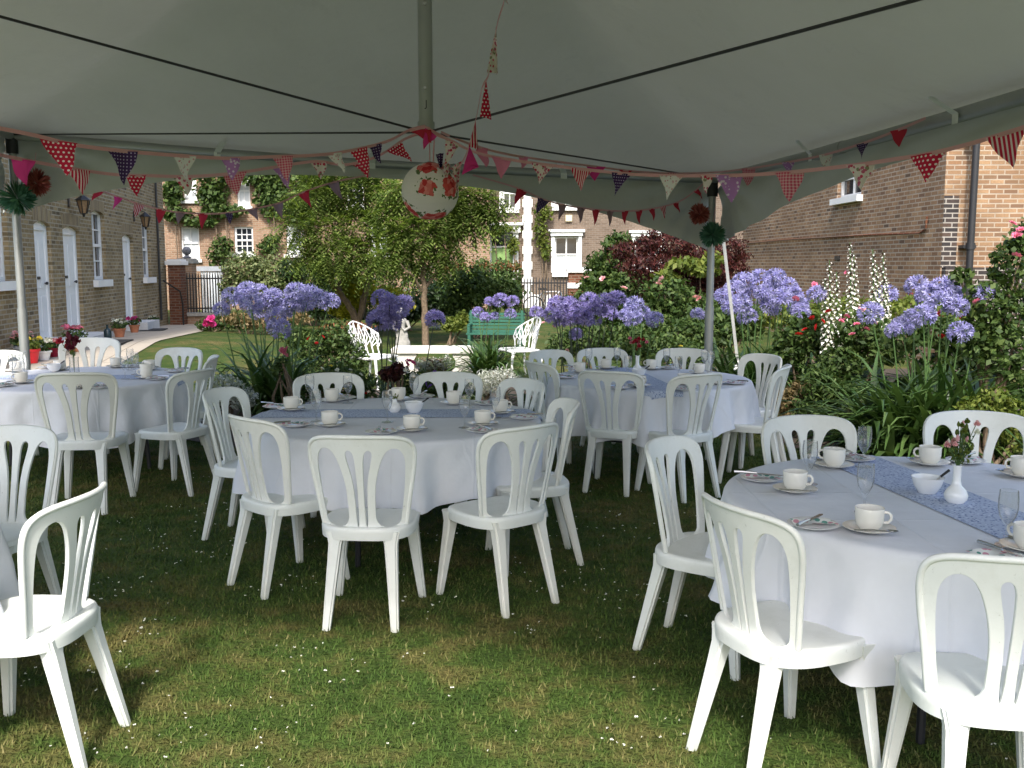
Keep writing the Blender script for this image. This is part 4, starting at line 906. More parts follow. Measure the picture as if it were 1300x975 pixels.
agapanthus('crowded violet blue agapanthus behind the table at the marquee pole', 735, 10.9, [(708, 388, 1.1), (704, 399), (722, 388), (734, 395, 1.1), (748, 383), (766, 385), (771, 397), (731, 425, .8), (782, 381), (741, 402), (750, 406), (714, 405), (757, 393), (725, 408)], 90, .6, .22, 'agap_deep', .125, stem='darkstem')
agapanthus('trio of blue agapanthus heads standing left of the marquee pole', 812, 11.0, [(805, 388, 1.1), (803, 405), (831, 406), (815, 398), (795, 402)], 70, .6, .16, 'agap', .12)
agapanthus('broad pale blue agapanthus clump beside the marquee pole strap', 965, 10.6, [(919, 377), (944, 358), (964, 355), (957, 375), (982, 365), (999, 365), (940, 386), (978, 389), (1013, 389), (949, 403, .9), (1016, 396), (886, 399, .7), (928, 388), (970, 372), (992, 380), (932, 368), (1006, 376), (985, 352)], 520, .95, .26, 'agap', .13, wid=.048)
agapanthus('large agapanthus clump with long arching leaves beside the front table', 1185, 7.7, [(1105, 398), (1164, 363), (1179, 375, 1.15), (1204, 372), (1214, 389), (1172, 401), (1145, 415, .9), (1159, 407), (1219, 422), (1197, 365), (1249, 374, .8), (1190, 384), (1133, 420, .7)], 900, .96, .27, 'agap', .108, wid=.056)
agapanthus('slim agapanthus with two heads beside the white flower spikes', 1110, 10.2, [(1126, 374, 1.15), (1037, 374), (1098, 402, .9), (1118, 395, .8)], 60, .6, .2, 'agap', .115)
agapanthus('low strap leaved clump between the white metal seat and table', 690, 10.8, [], 80, .5, .12)
agapanthus('young strap leaved clump at the front edge of the border', 1150, 7.9, [], 110, .45, .2)
# acanthus spikes
ac = plant('acanthus', 'tall white acanthus spikes in front of the brick house wall', 'acanthus', (at(1085, 480, 9.8).x, 9.8, 0))
link('foliage', leafmesh('foliage', [((0, 0, .35), (.5, .3, .3)), ((.3, 0, .3), (.35, .3, .25)), ((-.25, 0, .4), (.3, .25, .3))], 260, .22, M['lf_dark'], .5, .3), ac)
for (xt, yt, yb) in ((1053, 330, 452), (1062, 345, 440), (1079, 308, 420), (1084, 322, 410), (1108, 316, 420), (1113, 335, 400), (1121, 320, 430), (1047, 352, 450), (1125, 352, 440)):
    o0 = Vector(ac.location); T = at(xt, yt, 9.8) - o0; B_ = at(xt + 2, yb, 9.8) - o0; mb = MB()
    mb.tube([(T.x * .6, 0, 0), B_, T], [.012, .010, .004], 6); sm = mb.build('flower_stem', M['stem'], ac)
    mb = MB(); n = int((T.z - B_.z) / .011)
    for i in range(n):
        p = B_.lerp(T, i / n); a = i * 2.4; rr = .056 * (1 - .6 * i / n); d = Vector((math.cos(a), math.sin(a), -.2)); s = Vector((-math.sin(a), math.cos(a), 0))
        mb.add([p + d * .01, p + d * rr + s * rr * .45, p + d * rr * 1.25 - Vector((0, 0, rr * .5)), p + d * rr - s * rr * .45], [(0, 1, 2, 3)])
    mb.build('blossom', M['fl_white'], sm, smooth=False)
    mb = MB()
    for i in range(n // 2):
        p = B_.lerp(T, i / (n / 2)); a = i * 2.4 + 1; rr = .046; d = Vector((math.cos(a), math.sin(a), .5)); s = Vector((-math.sin(a), math.cos(a), 0)); mb.add([p, p + d * rr + s * .012, p + d * rr * 1.3, p + d * rr - s * .012], [(0, 1, 2, 3)])
    mb.build('bract', M['lf_maple'], sm, smooth=False)

# ================================================================== pots along the terrace
def pot(label, x, yb, d, r, h, colr, fol, n=160, potm='terracotta', name='flower_pot', green='lf_mid'):
    p = ong(x, yb); r *= .68; h *= .72; t = thing(name, label, 'flower pot', (p.x, p.y, gz(p.x, p.y) + .014), 0, 'potted flowers by the terrace doors')
    mb = MB(); mb.lathe([(r * .68, 0), (r * .95, h * .82), (r * 1.08, h * .83), (r * 1.08, h), (r * .92, h), (r * .88, h * .88)], 18, None, True); mb.build('pot', M[potm], t)
    mb = MB(); mb.lathe([(0.001, h * .9), (r * .9, h * .89)], 14); mb.build('soil', M['soil'], t)
    link('foliage', leafmesh('foliage', [((0, 0, h + r * .6), (r * 1.5, r * 1.5, r * .9))], n, .06, M[green], .7, .2, .3), t)
    for i in range(fol):
        a = random.random() * 6.28; rr = r * 1.3 * random.random() ** .5; bloom(t, (rr * math.cos(a), rr * math.sin(a), h + r * (.9 + .6 * random.random())), .05 * random.uniform(.8, 1.2), colr)
    return t
pot('terracotta pot of mauve flowers beside the dark green bottle', 152, 429, None, .17, .24, 'white', 8)
pot('terracotta pot of bright pink flowers by the third doorstep', 171, 423, None, .16, .23, 'magenta', 14)
pot('dark pot of white flowers on the far side of third doorstep', 196, 417, None, .15, .2, 'white', 14, potm='bottle')
pot('terracotta pot of tall pink geraniums on the first doorstep', 96, 447, 17.6, .2, .3, 'pink', 22)
pot('red pot with yellow and green plant behind the terrace side table', 41, 462, None, .17, .3, 'yellow', 6, potm='red_plastic', green='lf_light')
pot('cream bowl planter of white flowers beside the red pot', 55, 458, None, .18, .2, 'white', 8, potm='paint')
pot('crimson pot of pale lilac flowers nearest the first door', 68, 454, None, .13, .2, 'palepink', 10, potm='fl_crimson')
pot('grey planter of lilac flowers under the first terrace window', 31, 458, None, .2, .3, 'palepink', 14, potm='tilegrey')
p = ong(137, 432); t = thing('bottle', 'dark green glass bottle standing on the path', 'bottle', (p.x, p.y, gz(p.x, p.y) + .014)); t.scale = (.5, .5, .52)
mb = MB(); mb.lathe([(.001, 0), (.13, .0), (.135, .04), (.135, .3), (.1, .36), (.045, .4), (.04, .5), (.05, .5), (.05, .53), (.001, .53)], 18); mb.build('bottle_body', M['bottle'], t)
for lab, x, y in (('dark doormat on the path by the middle doorstep', 143, 436), ('dark doormat on the path beside the furthest doorstep', 194, 420.5)):
    p = ong(x, y); mb = MB(); mb.bx(-.45, .45, -.25, .25, 0, .02); o = mb.build('doormat', M['mat'], None, (p.x, p.y, gz(p.x, p.y) + .018), (0, 0, T_ANG), False); tag(o, lab, 'doormat')

# ================================================================== garden furniture and statue
# stone bench
p = at(553, 475, 14.7); sb = thing('stone_bench', 'white painted stone bench with slab seat on two block legs', 'bench', (p.x, 14.7, 0))
w2 = 54 * 14.7 / F
mb = MB(); mb.bx(-w2, w2, -.24, .24, .33, .40); mb.bx(-w2 + .02, w2 - .02, -.22, .22, .40, .415); o = mb.build('seat', M['stone'], sb, smooth=False)
for s in (-1, 1):
    mb = MB(); mb.prism([(-.17, 0), (.17, 0), (.17, .05), (.12, .09), (.11, .22), (.15, .28), (.16, .328), (-.16, .328), (-.15, .28), (-.11, .22), (-.12, .09), (-.17, .05)], -.2, .2, Matrix.Translation((s * w2 * .66, 0, 0))); mb.build('leg', M['stone'], sb, smooth=False)
# cast iron seats with branching backs
def iron_seat(label, x, yb, d, rz):
    p = at(x, yb, d); t = thing('iron_garden_chair', label, 'garden chair', (p.x, d, 0), rz, 'white ornate iron seats')
    r = .0095
    mb = MB(); mb.tube([(-.27, -.2, .42), (.27, -.2, .42), (.29, .1, .42), (.22, .24, .42), (-.22, .24, .42), (-.29, .1, .42), (-.27, -.2, .42)], .018, 6)
    for i in range(9): y = -.17 + .045 * i; mb.bx(-.27, .27, y, y + .022, .415, .428)
    mb.build('seat', M['paint_iron'], t)
    mb = MB()
    def bp(u, v): # back surface: u across, v up, wraps round to the arms
        a = u * 1.25; return Vector((.33 * math.sin(a), -.22 + .30 * (1 - math.cos(a)) - .10 * v, .43 + v * (.46 - .19 * abs(u) ** 1.5)))
    mb.tube([bp(-1 + 2 * i / 24, 1) for i in range(25)], .012, 6)
    for i in range(9):                                     # forked twigs
        u = -1 + 2 * i / 8; mb.tube([bp(u * .8, 0), bp(u * .85 + .04, .35), bp(u, .6)], r, 5)
        for s in (-1, 1): mb.tube([bp(u * .85 + .03, .30), bp(max(-1, min(1, u + s * .15)), .6), bp(max(-1, min(1, u + s * .27)), 1)], r * .85, 5)
        mb.tube([bp(u, .6), bp(max(-1, min(1, u + .06)), .8), bp(u, 1)], r * .8, 5)
    for k in range(26):
        u = random.uniform(-.95, .95); v = random.uniform(.2, .95); c = bp(u, v); d1 = Vector((random.gauss(0, .03), random.gauss(0, .01), random.gauss(0, .03))); d2 = Vector((d1.z, 0, -d1.x)) * .6
        mb.add([c - d1, c + d2, c + d1, c - d2], [(0, 1, 2, 3)])
    mb.build('backrest', M['paint_iron'], t)
    for sx, sy in ((-1, 1), (1, 1), (-1, -1), (1, -1)):
        mb = MB(); mb.tube([(sx * .24, sy * .2, .42), (sx * .28, sy * .24, .28), (sx * .24, sy * .22, .12), (sx * .29, sy * .27, 0)], [.02, .02, .014, .018], 6); mb.tube([(sx * .26, sy * .22, .3), (sx * .17, sy * .15, .36), (sx * .12, sy * .1, .42)], .01, 5); mb.build('leg', M['paint_iron'], t)
    return t
iron_seat('white ornate iron seat by the twin stemmed tree facing the stone bench', 474, 480, 13.0, R(-116))
iron_seat('white ornate iron seat beside the violet agapanthus clump', 658, 475, 14.1, R(116))
# green bench
gb = thing('garden_bench', 'green slatted garden bench beyond the violet agapanthus', 'bench', (at(629, 430, 19).x, 19, 0), R(-4)); hw = 36 * 19 / F
mb = MB()
for i in range(6): z = .40 + .075 * i; mb.box((0, .22 + .02 * i, z), (2 * hw, .03, .055))
for sx in (-1, 1): mb.box((sx * (hw - .05), .27, .55), (.05, .035, .62))
mb.build('backrest', M['green_bench'], gb, smooth=False); gb.scale = (1, 1, .88)
mb = MB()
for i in range(5): mb.box((0, -.2 + .085 * i, .36), (2 * hw, .065, .03))
mb.build('seat', M['green_bench'], gb, smooth=False)
for sx in (-1, 1):
    for sy in (-.2, .24): mb = MB(); mb.box((sx * (hw - .06), sy, .172), (.055, .055, .344)); mb.build('leg', M['green_bench'], gb, smooth=False)
    mb = MB(); mb.box((sx * (hw - .05), 0, .55), (.055, .46, .035)); mb.box((sx * (hw - .05), -.2, .455), (.05, .05, .155)); mb.build('armrest', M['green_bench'], gb, smooth=False)
# statue
p = at(510, 452, 17.2); st = thing('statue', 'small weathered white figure statue on the back lawn', 'statue', (p.x, 17.2, 0))
bm = bmesh.new()
me = bpy.data.meshes.new('figure')
prof = [(.13, .0), (.13, .05), (.1, .08), (.11, .16), (.13, .22), (.12, .3), (.1, .36), (.115, .42), (.1, .5), (.085, .56), (.11, .62), (.12, .67), (.09, .71), (.04, .735), (.045, .76), (.065, .79), (.072, .83), (.06, .87), (.03, .9), (.001, .905)]
mb = MB(); n = 20; vs = []
for i, (r_, z) in enumerate(prof):
    for j in range(n):
        a = 2 * math.pi * j / n; k = 1 + .14 * math.sin(3 * a + z * 9) * (z < .72) + .06 * math.sin(7 * a + z * 31) * (z < .72)
        vs.append(Vector((r_ * k * math.cos(a) + .02 * math.sin(z * 6), r_ * k * .8 * math.sin(a), z * 1.0)))
fs = [(i * n + j, i * n + (j + 1) % n, (i + 1) * n + (j + 1) % n, (i + 1) * n + j) for i in range(len(prof) - 1) for j in range(n)]
mb.add(vs, fs)
for sx in (-1, 1): mb.tube([(sx * .1, 0, .66), (sx * .15, -.04, .55), (sx * .06, -.1, .5), (sx * .02, -.1, .56)], [.035, .03, .024, .02], 8)
mb.build('figure', M['grey_stone'], st, ang=70)
mb = MB(); mb.bx(-.15, .15, -.13, .13, -.0, .0001 + .02); mb.build('base', M['grey_stone'], st, smooth=False)
#---MARQUEE---

# ================================================================== marquee
EA, EB, EC, ED = Vector((1.85, 9.4, 2.42)), Vector((-4.35, 8.95, 2.86)), Vector((-3.6, 2.9, 2.95)), Vector((2.75, 0.8, 2.52))  # front corners EC and ED, out of view, are set to steer the roof's shadow
EA = at(905, 224, 9.4); EB = at(14, 168, 8.95)
KP = at(541, 166, 5.75)                                   # foot of the hanging king post
PEAK = Vector((KP.x, KP.y, 4.3))
mq = thing('marquee', 'grey white frame marquee with hanging king post over the tables', 'marquee')
# canopy: four panels from the eaves up to the peak
mb = MB(); N = 16
cor = [EA, EB, EC, ED]
def roof_pt(k, u, t):
    a, b = cor[k], cor[(k + 1) % 4]; e = a.lerp(b, u); e.z -= .05 * math.sin(math.pi * u)
    p = e.lerp(PEAK, t); p.z -= .14 * math.sin(math.pi * t) * (1 - .15 * math.sin(math.pi * u)); return p
for k in range(4):
    vs = [roof_pt(k, i / N, j / N) + Vector((0, 0, .03)) for j in range(N + 1) for i in range(N + 1)]
    for i in range(N + 1): q = vs[i] - KP; q.z = 0; vs[i] += q.normalized() * .13 - Vector((0, 0, .012))
    mb.add(vs, [(j * (N + 1) + i, j * (N + 1) + i + 1, (j + 1) * (N + 1) + i + 1, (j + 1) * (N + 1) + i) for j in range(N) for i in range(N)])
cme = mb.mesh('canopy', M['canopy'], False); bm = bmesh.new(); bm.from_mesh(cme); bmesh.ops.remove_doubles(bm, verts=bm.verts, dist=.002); bmesh.ops.recalc_face_normals(bm, faces=bm.faces); bm.to_mesh(cme); bm.free(); cme.shade_smooth(); link('canopy', cme, mq)
# scalloped valances with gathers in the corners
def valance(k, mid, endd, power=2.2):
    a, b = cor[k], cor[(k + 1) % 4]; d = (b - a); d.z = 0; L = d.length; nrm = Vector((d.y, -d.x, 0)).normalized()
    if nrm.dot(Vector((KP.x, KP.y, 0)) - a) > 0: nrm = -nrm
    nu, nv = 120, 14; vs = []
    for j in range(nv + 1):
        for i in range(nu + 1):
            u = i / nu; e = a.lerp(b, u); e.z -= .05 * math.sin(math.pi * u); c = abs(2 * u - 1); drop = mid + (endd - mid) * c ** power; v = j / nv
            near = c ** 3; ang = math.atan2(v * drop, (1 - c) * L / 2 + .03)
            p = e + nrm * (.07 + .02 * v) + Vector((0, 0, .02 - v * (drop + .02)))
            p += nrm * (near * .03 * math.sin(ang * 22) + .012 * math.sin(u * 40 + 2 * math.sin(v * 5)) * v)
            vs.append(p)
    mb = MB(); mb.add(vs, [(j * (nu + 1) + i, j * (nu + 1) + i + 1, (j + 1) * (nu + 1) + i + 1, (j + 1) * (nu + 1) + i) for j in range(nv) for i in range(nu)])
    mb.build('valance', M['canopy'], mq, ang=80)
valance(0, .15, .70); valance(3, .17, .66, 2.0); valance(1, .2, .75); valance(2, .06, 1.1, 1.05)  # the unseen front valance is shaped long at its ends to shade the chairs
for k in range(4):
    a, b = cor[k], cor[(k + 1) % 4]; mb = MB(); pts = []
    for i in range(9): p = a.lerp(b, i / 8); p.z -= .05 * math.sin(math.pi * i / 8) + .03; pts.append(p)
    mb.tube(pts, .038, 10)
    for f in (1 / 3, 2 / 3):                               # joining sleeves
        p = a.lerp(b, f); q = a.lerp(b, f + .05); p.z -= .05 * math.sin(math.pi * f) + .03; q.z -= .05 * math.sin(math.pi * f) + .03; mb.tube([p, q], .043, 10)
    mb.build('eaves_beam', M['alu'], mq)
    for f in (.22, .5, .72):                               # tensioning straps that clip roof sheet and beam
        p = a.lerp(b, f); p.z -= .05 * math.sin(math.pi * f) + .03; q = roof_pt(k, f, .055) - Vector((0, 0, .02)); dd = (b - a).normalized() * .03
        m2 = MB(); off = (q - p).normalized() * .05; lo = p - Vector((0, 0, .05)); inn = (PEAK - p); inn.z = 0; inn = inn.normalized() * .045
        m2.add([lo + inn - dd, lo + inn + dd, p + inn - dd, p + inn + dd, q - dd + inn * .3, q + dd + inn * .3], [(0, 1, 3, 2), (2, 3, 5, 4)]); m2.build('clip_strap', M['strap'], mq, smooth=False)
for k, c in enumerate(cor):
    mb = MB(); top = c - Vector((0, 0, .05)); mb.tube([(top.x, top.y, 0.02), (top.x, top.y, 1.25)], .043, 12); mb.tube([(top.x, top.y, 1.25), top], .036, 12); lg = mb.build('leg', M['alu'], mq)
    mb = MB(); mb.tube([top - Vector((0, 0, .14)), top + Vector((0, 0, .06))], .052, 10); mb.build('corner_sleeve', M['black'], lg)
    mb = MB(); mb.bx(top.x - .09, top.x + .09, top.y - .09, top.y + .09, .002, .02); mb.build('foot_plate', M['alu'], lg, smooth=False)
mb = MB(); mb.tube([KP, KP + Vector((0, 0, .75))], .042, 14); mb.tube([KP + Vector((0, 0, .75)), PEAK], .048, 14); kp = mb.build('king_post', M['alu'], mq)
mb = MB(); mb.tube([KP - Vector((0, 0, .01)), KP + Vector((0, 0, .05))], .05, 12)
for a in range(4): g = a * math.pi / 2 + .7; mb.tube([KP + Vector((.03 * math.cos(g), .03 * math.sin(g), .0)), KP + Vector((.075 * math.cos(g), .075 * math.sin(g), -.015))], .012, 6)
mb.build('cable_plate', M['alu'], kp)
fc = bpy.data.curves.new('letter', 'FONT'); fc.body = 'J'; fc.size = .055; fc.extrude = .0006; fc.align_x = 'CENTER'
fo = bpy.data.objects.new('letter', fc); col.objects.link(fo); dg = bpy.context.evaluated_depsgraph_get(); tm = bpy.data.meshes.new_from_object(fo.evaluated_get(dg)); bpy.data.objects.remove(fo)
tm.materials.clear(); tm.materials.append(M['black']); link('letter', tm, kp, KP + Vector((0.006, -.0425, .13)), (R(90), 0, 0))
mb = MB(); P = KP + Vector((0, -.042, .235)); mb.tube([P, P + Vector((0, -.012, 0))], .008, 8); mb.build('bolt', M['steel'], kp); mb = MB(); P = KP + Vector((0.004, -.044, .70)); mb.tube([P, P + Vector((0, -.012, 0))], .009, 8); mb.build('bolt', M['steel'], kp)
for c in cor:
    mb = MB(); mb.tube([KP + (c - KP).normalized() * .07 - Vector((0, 0, .01)), c - Vector((0, 0, .02))], .0068, 6); mb.build('tension_cable', M['black'], mq)
mb = MB(); a = at(917, 292, 9.6); b = at(941, 472, 10.4); b = a + (b - a) * 1.18; b.z = 0.02; mb.add([a + Vector((-.016, 0, 0)), a + Vector((.016, 0, 0)), b + Vector((.016, 0, 0)), b + Vector((-.016, 0, 0)), a + Vector((-.016, .003, 0)), a + Vector((.016, .003, 0)), b + Vector((.016, .003, 0)), b + Vector((-.016, .003, 0))], [(0, 1, 2, 3), (7, 6, 5, 4), (0, 3, 7, 4), (1, 5, 6, 2)])
gs = mb.build('guy_strap', M['strap'], mq, smooth=False)
mb = MB(); c = a.lerp(b, .72)
for k in range(5): mb.tube([c, c + Vector((random.gauss(0, .03), -.03, random.gauss(0, .04)))], [.018, .01], 6)
mb.build('ratchet_knot', M['strap'], gs)

# ================================================================== bunting, lantern, pompoms
def cat_rom(P, n):
    out = []; Q = [P[0]] + P + [P[-1]]
    for i in range(1, len(Q) - 2):
        a, b, c, d = Q[i - 1], Q[i], Q[i + 1], Q[i + 2]
        for k in range(n):
            t = k / n; out.append(.5 * ((2 * b) + (c - a) * t + (2 * a - 5 * b + 4 * c - d) * t * t + (3 * b - a - 3 * c + d) * t ** 3))
    out.append(P[-1]); return out
def bunting(label, pts, flags, rad=.006, turn=0.0):
    """pts: (px, py, depth) along the ribbon; flags: (px, width px, drop px, kind, tip shift, twist)"""
    W = [at(*p) for p in pts]; pos = thing('bunting', label, 'bunting', W[0], 0, 'strings of triangular bunting in the marquee'); o = W[0]
    line = cat_rom(W, 8); mb = MB()
    for i in range(len(line) - 1):                         # folded ribbon edging
        p, q = line[i] - o, line[i + 1] - o; hgt = Vector((0, 0, rad * 1.3)); yy = Vector((0, .0015, 0)); b0 = len(mb.v)
        mb.add([p + hgt - yy, q + hgt - yy, q - hgt - yy, p - hgt - yy, p + hgt + yy, q + hgt + yy, q - hgt + yy, p - hgt + yy], [(0, 1, 2, 3), (7, 6, 5, 4), (0, 4, 5, 1), (3, 2, 6, 7)])
    mb.build('ribbon', M['ribbon'], pos, ang=60)
    def find(px_):
        best = None
        for p in line:
            X = CX + F * p.x / (p.y * CP - (p.z - H) * SP)
            if best is None or abs(X - px_) < best[0]: best = (abs(X - px_), p)
        return best[1]
    for f in flags:
        px_, wp, dp, kind = f[:4]; sh = f[4] if len(f) > 4 else 0; tw = f[5] if len(f) > 5 else 0
        a = find(px_ - wp / 2); b = find(px_ + wp / 2); c = (a + b) / 2; s = c.y / F
        d = b - a
        if d.length < wp * s * .5: d = Vector((wp * s, 0, 0))
        dirv = d.normalized(); wd = wp * s; dr = dp * s
        if tw: wd = max(wd, dr * .75)
        mb = MB(); n = 6; vs = []
        for i in range(n + 1):                             # a soft curl across the cloth
            v = i / n
            for j in range(n + 1):
                u = (j / n - .5) * (1 - v * .985)
                vs.append(Vector((u * wd + sh * s * v + .004 * math.sin(v * 7 + px_), min(1, wd / .16) * (.022 * v * math.sin(v * 3.2 + px_) + (.012 + .02 * v) * math.sin(u * 6 + px_ * 1.7)), -v * dr * (1 - .03 * math.sin(u * 4 + px_)))))
        mb.add(vs, [(i * (n + 1) + j, i * (n + 1) + j + 1, (i + 1) * (n + 1) + j + 1, (i + 1) * (n + 1) + j) for i in range(n) for j in range(n)])
        lab, m = PEN[kind]; fo = mb.build('pennant', m, pos, ang=70); fo['label'] = lab
        fo.location = c - o; fo.rotation_euler = (0, -math.asin(max(-1, min(1, dirv.z))), math.atan2(dirv.y, dirv.x) * (0.6) + tw + random.uniform(-.22, .22))
    return pos
bunting('pink ribbon bunting from the dark marquee corner up to the king post', [(-30, 157, 3.6), (45, 172, 3.8), (95, 184, 4.0), (160, 192, 4.2), (220, 197, 4.4), (290, 201, 4.7), (345, 199, 4.9), (400, 197, 5.1), (440, 192, 5.3), (490, 180, 5.5), (520, 165, 5.65), (540, 160, 5.7)],
    [(72, 44, 42, 'reddots', 10), (156, 38, 40, 'purple', 4), (233, 32, 34, 'white', 2), (294, 26, 26, 'lilac', 0), (357, 26, 30, 'gingham', 2), (424, 20, 26, 'white', 6), (457, 24, 36, 'reddots', 2), (478, 18, 24, 'purple', 2), (531, 22, 18, 'red', 10)])
bunting('lower pink ribbon bunting hanging before the terrace towards the king post', [(-30, 190, 4.0), (16, 200, 4.3), (75, 211, 4.6), (140, 221, 4.9), (190, 223, 5.0), (240, 224, 5.1), (297, 220, 5.2), (350, 212, 5.35), (400, 205, 5.5), (440, 209, 5.6), (480, 198, 5.7), (515, 176, 5.75), (540, 168, 5.75)],
    [(32, 32, 32, 'pink', -4), (99, 32, 30, 'redstripes', 4), (170, 25, 26, 'reddots', 0), (236, 26, 24, 'floral', 2), (297, 30, 28, 'gingham', -2), (357, 22, 28, 'lilac', 4), (407, 22, 20, 'floral', 2), (457, 22, 20, 'reddots', 4), (499, 24, 28, 'reddots', 8)])
bunting('small distant bunting strung below the far left valance', [(50, 205, 9.15), (80, 215, 9.15), (120, 238, 9.15), (150, 250, 9.2), (180, 260, 9.2), (215, 268, 9.2), (250, 271, 9.2), (290, 270, 9.2), (350, 259, 9.2), (385, 244, 9.2), (425, 231, 9.2), (470, 222, 9.2)],
    [(61, 12, 18, 'red', 2), (125, 13, 16, 'red', -3), (150, 13, 18, 'pink', -2), (177, 14, 18, 'redstripes', 0), (203, 14, 18, 'red', 2), (228, 14, 16, 'mauve'), (258, 13, 20, 'red'), (288, 11, 14, 'purple'), (323, 15, 16, 'mauve', 4), (352, 15, 20, 'mauve'), (386, 16, 22, 'red', 2), (422, 15, 24, 'mauve', 5)])
bunting('front pink ribbon bunting sweeping from king post past the far pole', [(545, 164, 5.65), (600, 192, 5.6), (650, 203, 5.5), (700, 210, 5.3), (750, 216, 5.1), (800, 221, 4.9), (850, 223, 4.7), (900, 223, 4.5), (950, 222, 4.3), (1010, 218, 4.1), (1090, 209, 3.85), (1130, 203, 3.7), (1180, 195, 3.55), (1240, 180, 3.4), (1330, 152, 3.2)],
    [(640, 26, 24, 'pinksoft', 2), (689, 32, 24, 'floral', -4), (737, 30, 28, 'redstripes', 4), (789, 30, 28, 'purple', -8), (852, 34, 30, 'white', -4), (898, 16, 22, 'floral', 2), (928, 36, 32, 'lilac', 2), (1005, 38, 36, 'gingham', 2), (1093, 36, 32, 'floral', 4), (1178, 44, 36, 'reddots', 2), (1277, 46, 46, 'redstripes', 4)])
bunting('second bunting drooping along the right eaves beam to the far pole', [(560, 168, 5.8), (600, 184, 6.3), (640, 195, 6.8), (690, 203, 7.3), (745, 210, 7.8), (800, 217, 8.2), (850, 220, 8.5), (905, 219, 8.6), (950, 214, 7.9), (1000, 206, 7.15), (1045, 197, 6.55), (1095, 182, 6.0), (1140, 165, 5.55), (1175, 150, 5.25)],
    [(612, 24, 24, 'pinksoft', 2), (663, 16, 14, 'pinksoft', 0), (755, 26, 18, 'pink', 0), (795, 24, 9, 'red', 0), (848, 24, 7, 'redstripes', 0), (950, 24, 22, 'gingham', 2), (1003, 22, 20, 'lilac', 0), (1050, 20, 20, 'white', 2), (1096, 21, 22, 'purple', 2), (1138, 21, 22, 'red', 2)])
bunting('small distant bunting strung below the far right valance', [(600, 222, 9.25), (655, 238, 9.25), (690, 253, 9.25), (720, 261, 9.25), (757, 266, 9.25), (793, 268, 9.25), (828, 265, 9.25), (862, 256, 9.25), (885, 240, 9.2), (900, 226, 9.2)],
    [(661, 14, 22, 'red', -2), (691, 16, 20, 'purple', -2), (715, 11, 20, 'mauve'), (738, 11, 20, 'mauve'), (757, 10, 20, 'red'), (776, 9, 20, 'mauve'), (793, 9, 18, 'red'), (811, 9, 17, 'red'), (827, 8, 15, 'red'), (841, 8, 15, 'redstripes'), (857, 8, 14, 'red'), (884, 7, 14, 'red')])
# one string hangs from the front of the roof down to the king post
vt = bunting('steep bunting dropping from the roof sheet to the king post', [(642, -40, 3.6), (640, 0, 3.9), (631, 32, 4.15), (621, 92, 4.6), (612, 112, 4.75), (604, 152, 5.1), (592, 195, 5.4), (580, 214, 5.6), (566, 212, 5.7)], [])
def hangflag(parent, a, b, kind, tip, d):
    A, B, T = at(*a, d), at(*b, d), at(*tip, d + .03); mb = MB(); o = Vector(parent.location); n = 5; vs = []
    for i in range(n + 1):
        for j in range(n + 1): v = i / n; p = A.lerp(B, j / n).lerp(T, v * .985); p.y += .015 * math.sin(j * 1.7 + i); vs.append(p - A)
    mb.add(vs, [(i * (n + 1) + j, i * (n + 1) + j + 1, (i + 1) * (n + 1) + j + 1, (i + 1) * (n + 1) + j) for i in range(n) for j in range(n)])
    lab, m = PEN[kind]; f = mb.build('pennant', m, parent, A - o, ang=80); f['label'] = lab
hangflag(vt, (638, -8), (642, 2), 'floral', (646, 6), 3.9)
hangflag(vt, (630, 33), (618, 92), 'floral', (632, 94), 4.4)
hangflag(vt, (617, 100), (609, 148), 'reddots', (624, 152), 4.85)
hangflag(vt, (604, 153), (595, 186), 'redstripes', (607, 190), 5.15)
hangflag(vt, (596, 185), (586, 222), 'pink', (608, 212), 5.4)
ks = bunting('bunch of pink and red pennants gathered around the king post foot', [(520, 166, 5.6), (541, 162, 5.6), (556, 172, 5.6), (572, 178, 5.6), (590, 188, 5.6)], [(534, 26, 16, 'red', 12), (547, 18, 24, 'pink', 2), (575, 20, 32, 'floral', 3)])
hangflag(ks, (553, 196), (563, 194), 'purple', (561, 222), 5.62); hangflag(ks, (562, 206), (572, 208), 'floral', (566, 240), 5.6); hangflag(ks, (573, 212), (586, 204), 'floral', (581, 246), 5.6)
lc = at(546, 243, 5.72); rl = 36 * 5.72 / F
ln = thing('paper_lantern', 'round white paper lantern printed with red flowers', 'lantern', lc)
mb = MB(); prof = []
for i in range(97):
    a = math.pi * (.06 + .88 * i / 96); k = 1 - .014 * (1 + math.cos(i / 96 * 2 * math.pi * 22)) / 2; prof.append((rl * math.sin(a) * k, rl * .98 * math.cos(a)))
mb.lathe(prof, 40); mb.build('shade', M['lantern'], ln, ang=80)
mb = MB(); mb.tube([(rl * .19 * math.cos(k * math.pi / 12), rl * .19 * math.sin(k * math.pi / 12), rl * .97) for k in range(25)], .003, 5, cap=False); mb.tube([(-rl * .19, 0, rl * .97), (0, 0, rl * 1.02), (rl * .19, 0, rl * .97)], .002, 5); mb.build('wire_ring', M['steel'], ln)
mb = MB(); k0 = KP - lc; mb.tube([(0, 0, rl * 1.02), (0, 0, rl * 1.02 + (k0.z - rl * 1.02) * .5), (k0.x, k0.y, k0.z)], .003, 5); mb.tube([(.02, 0, rl), (.03, -.01, k0.z - .02)], .004, 5); mb.build('hanging_ribbon', M['ribbon'], ln)
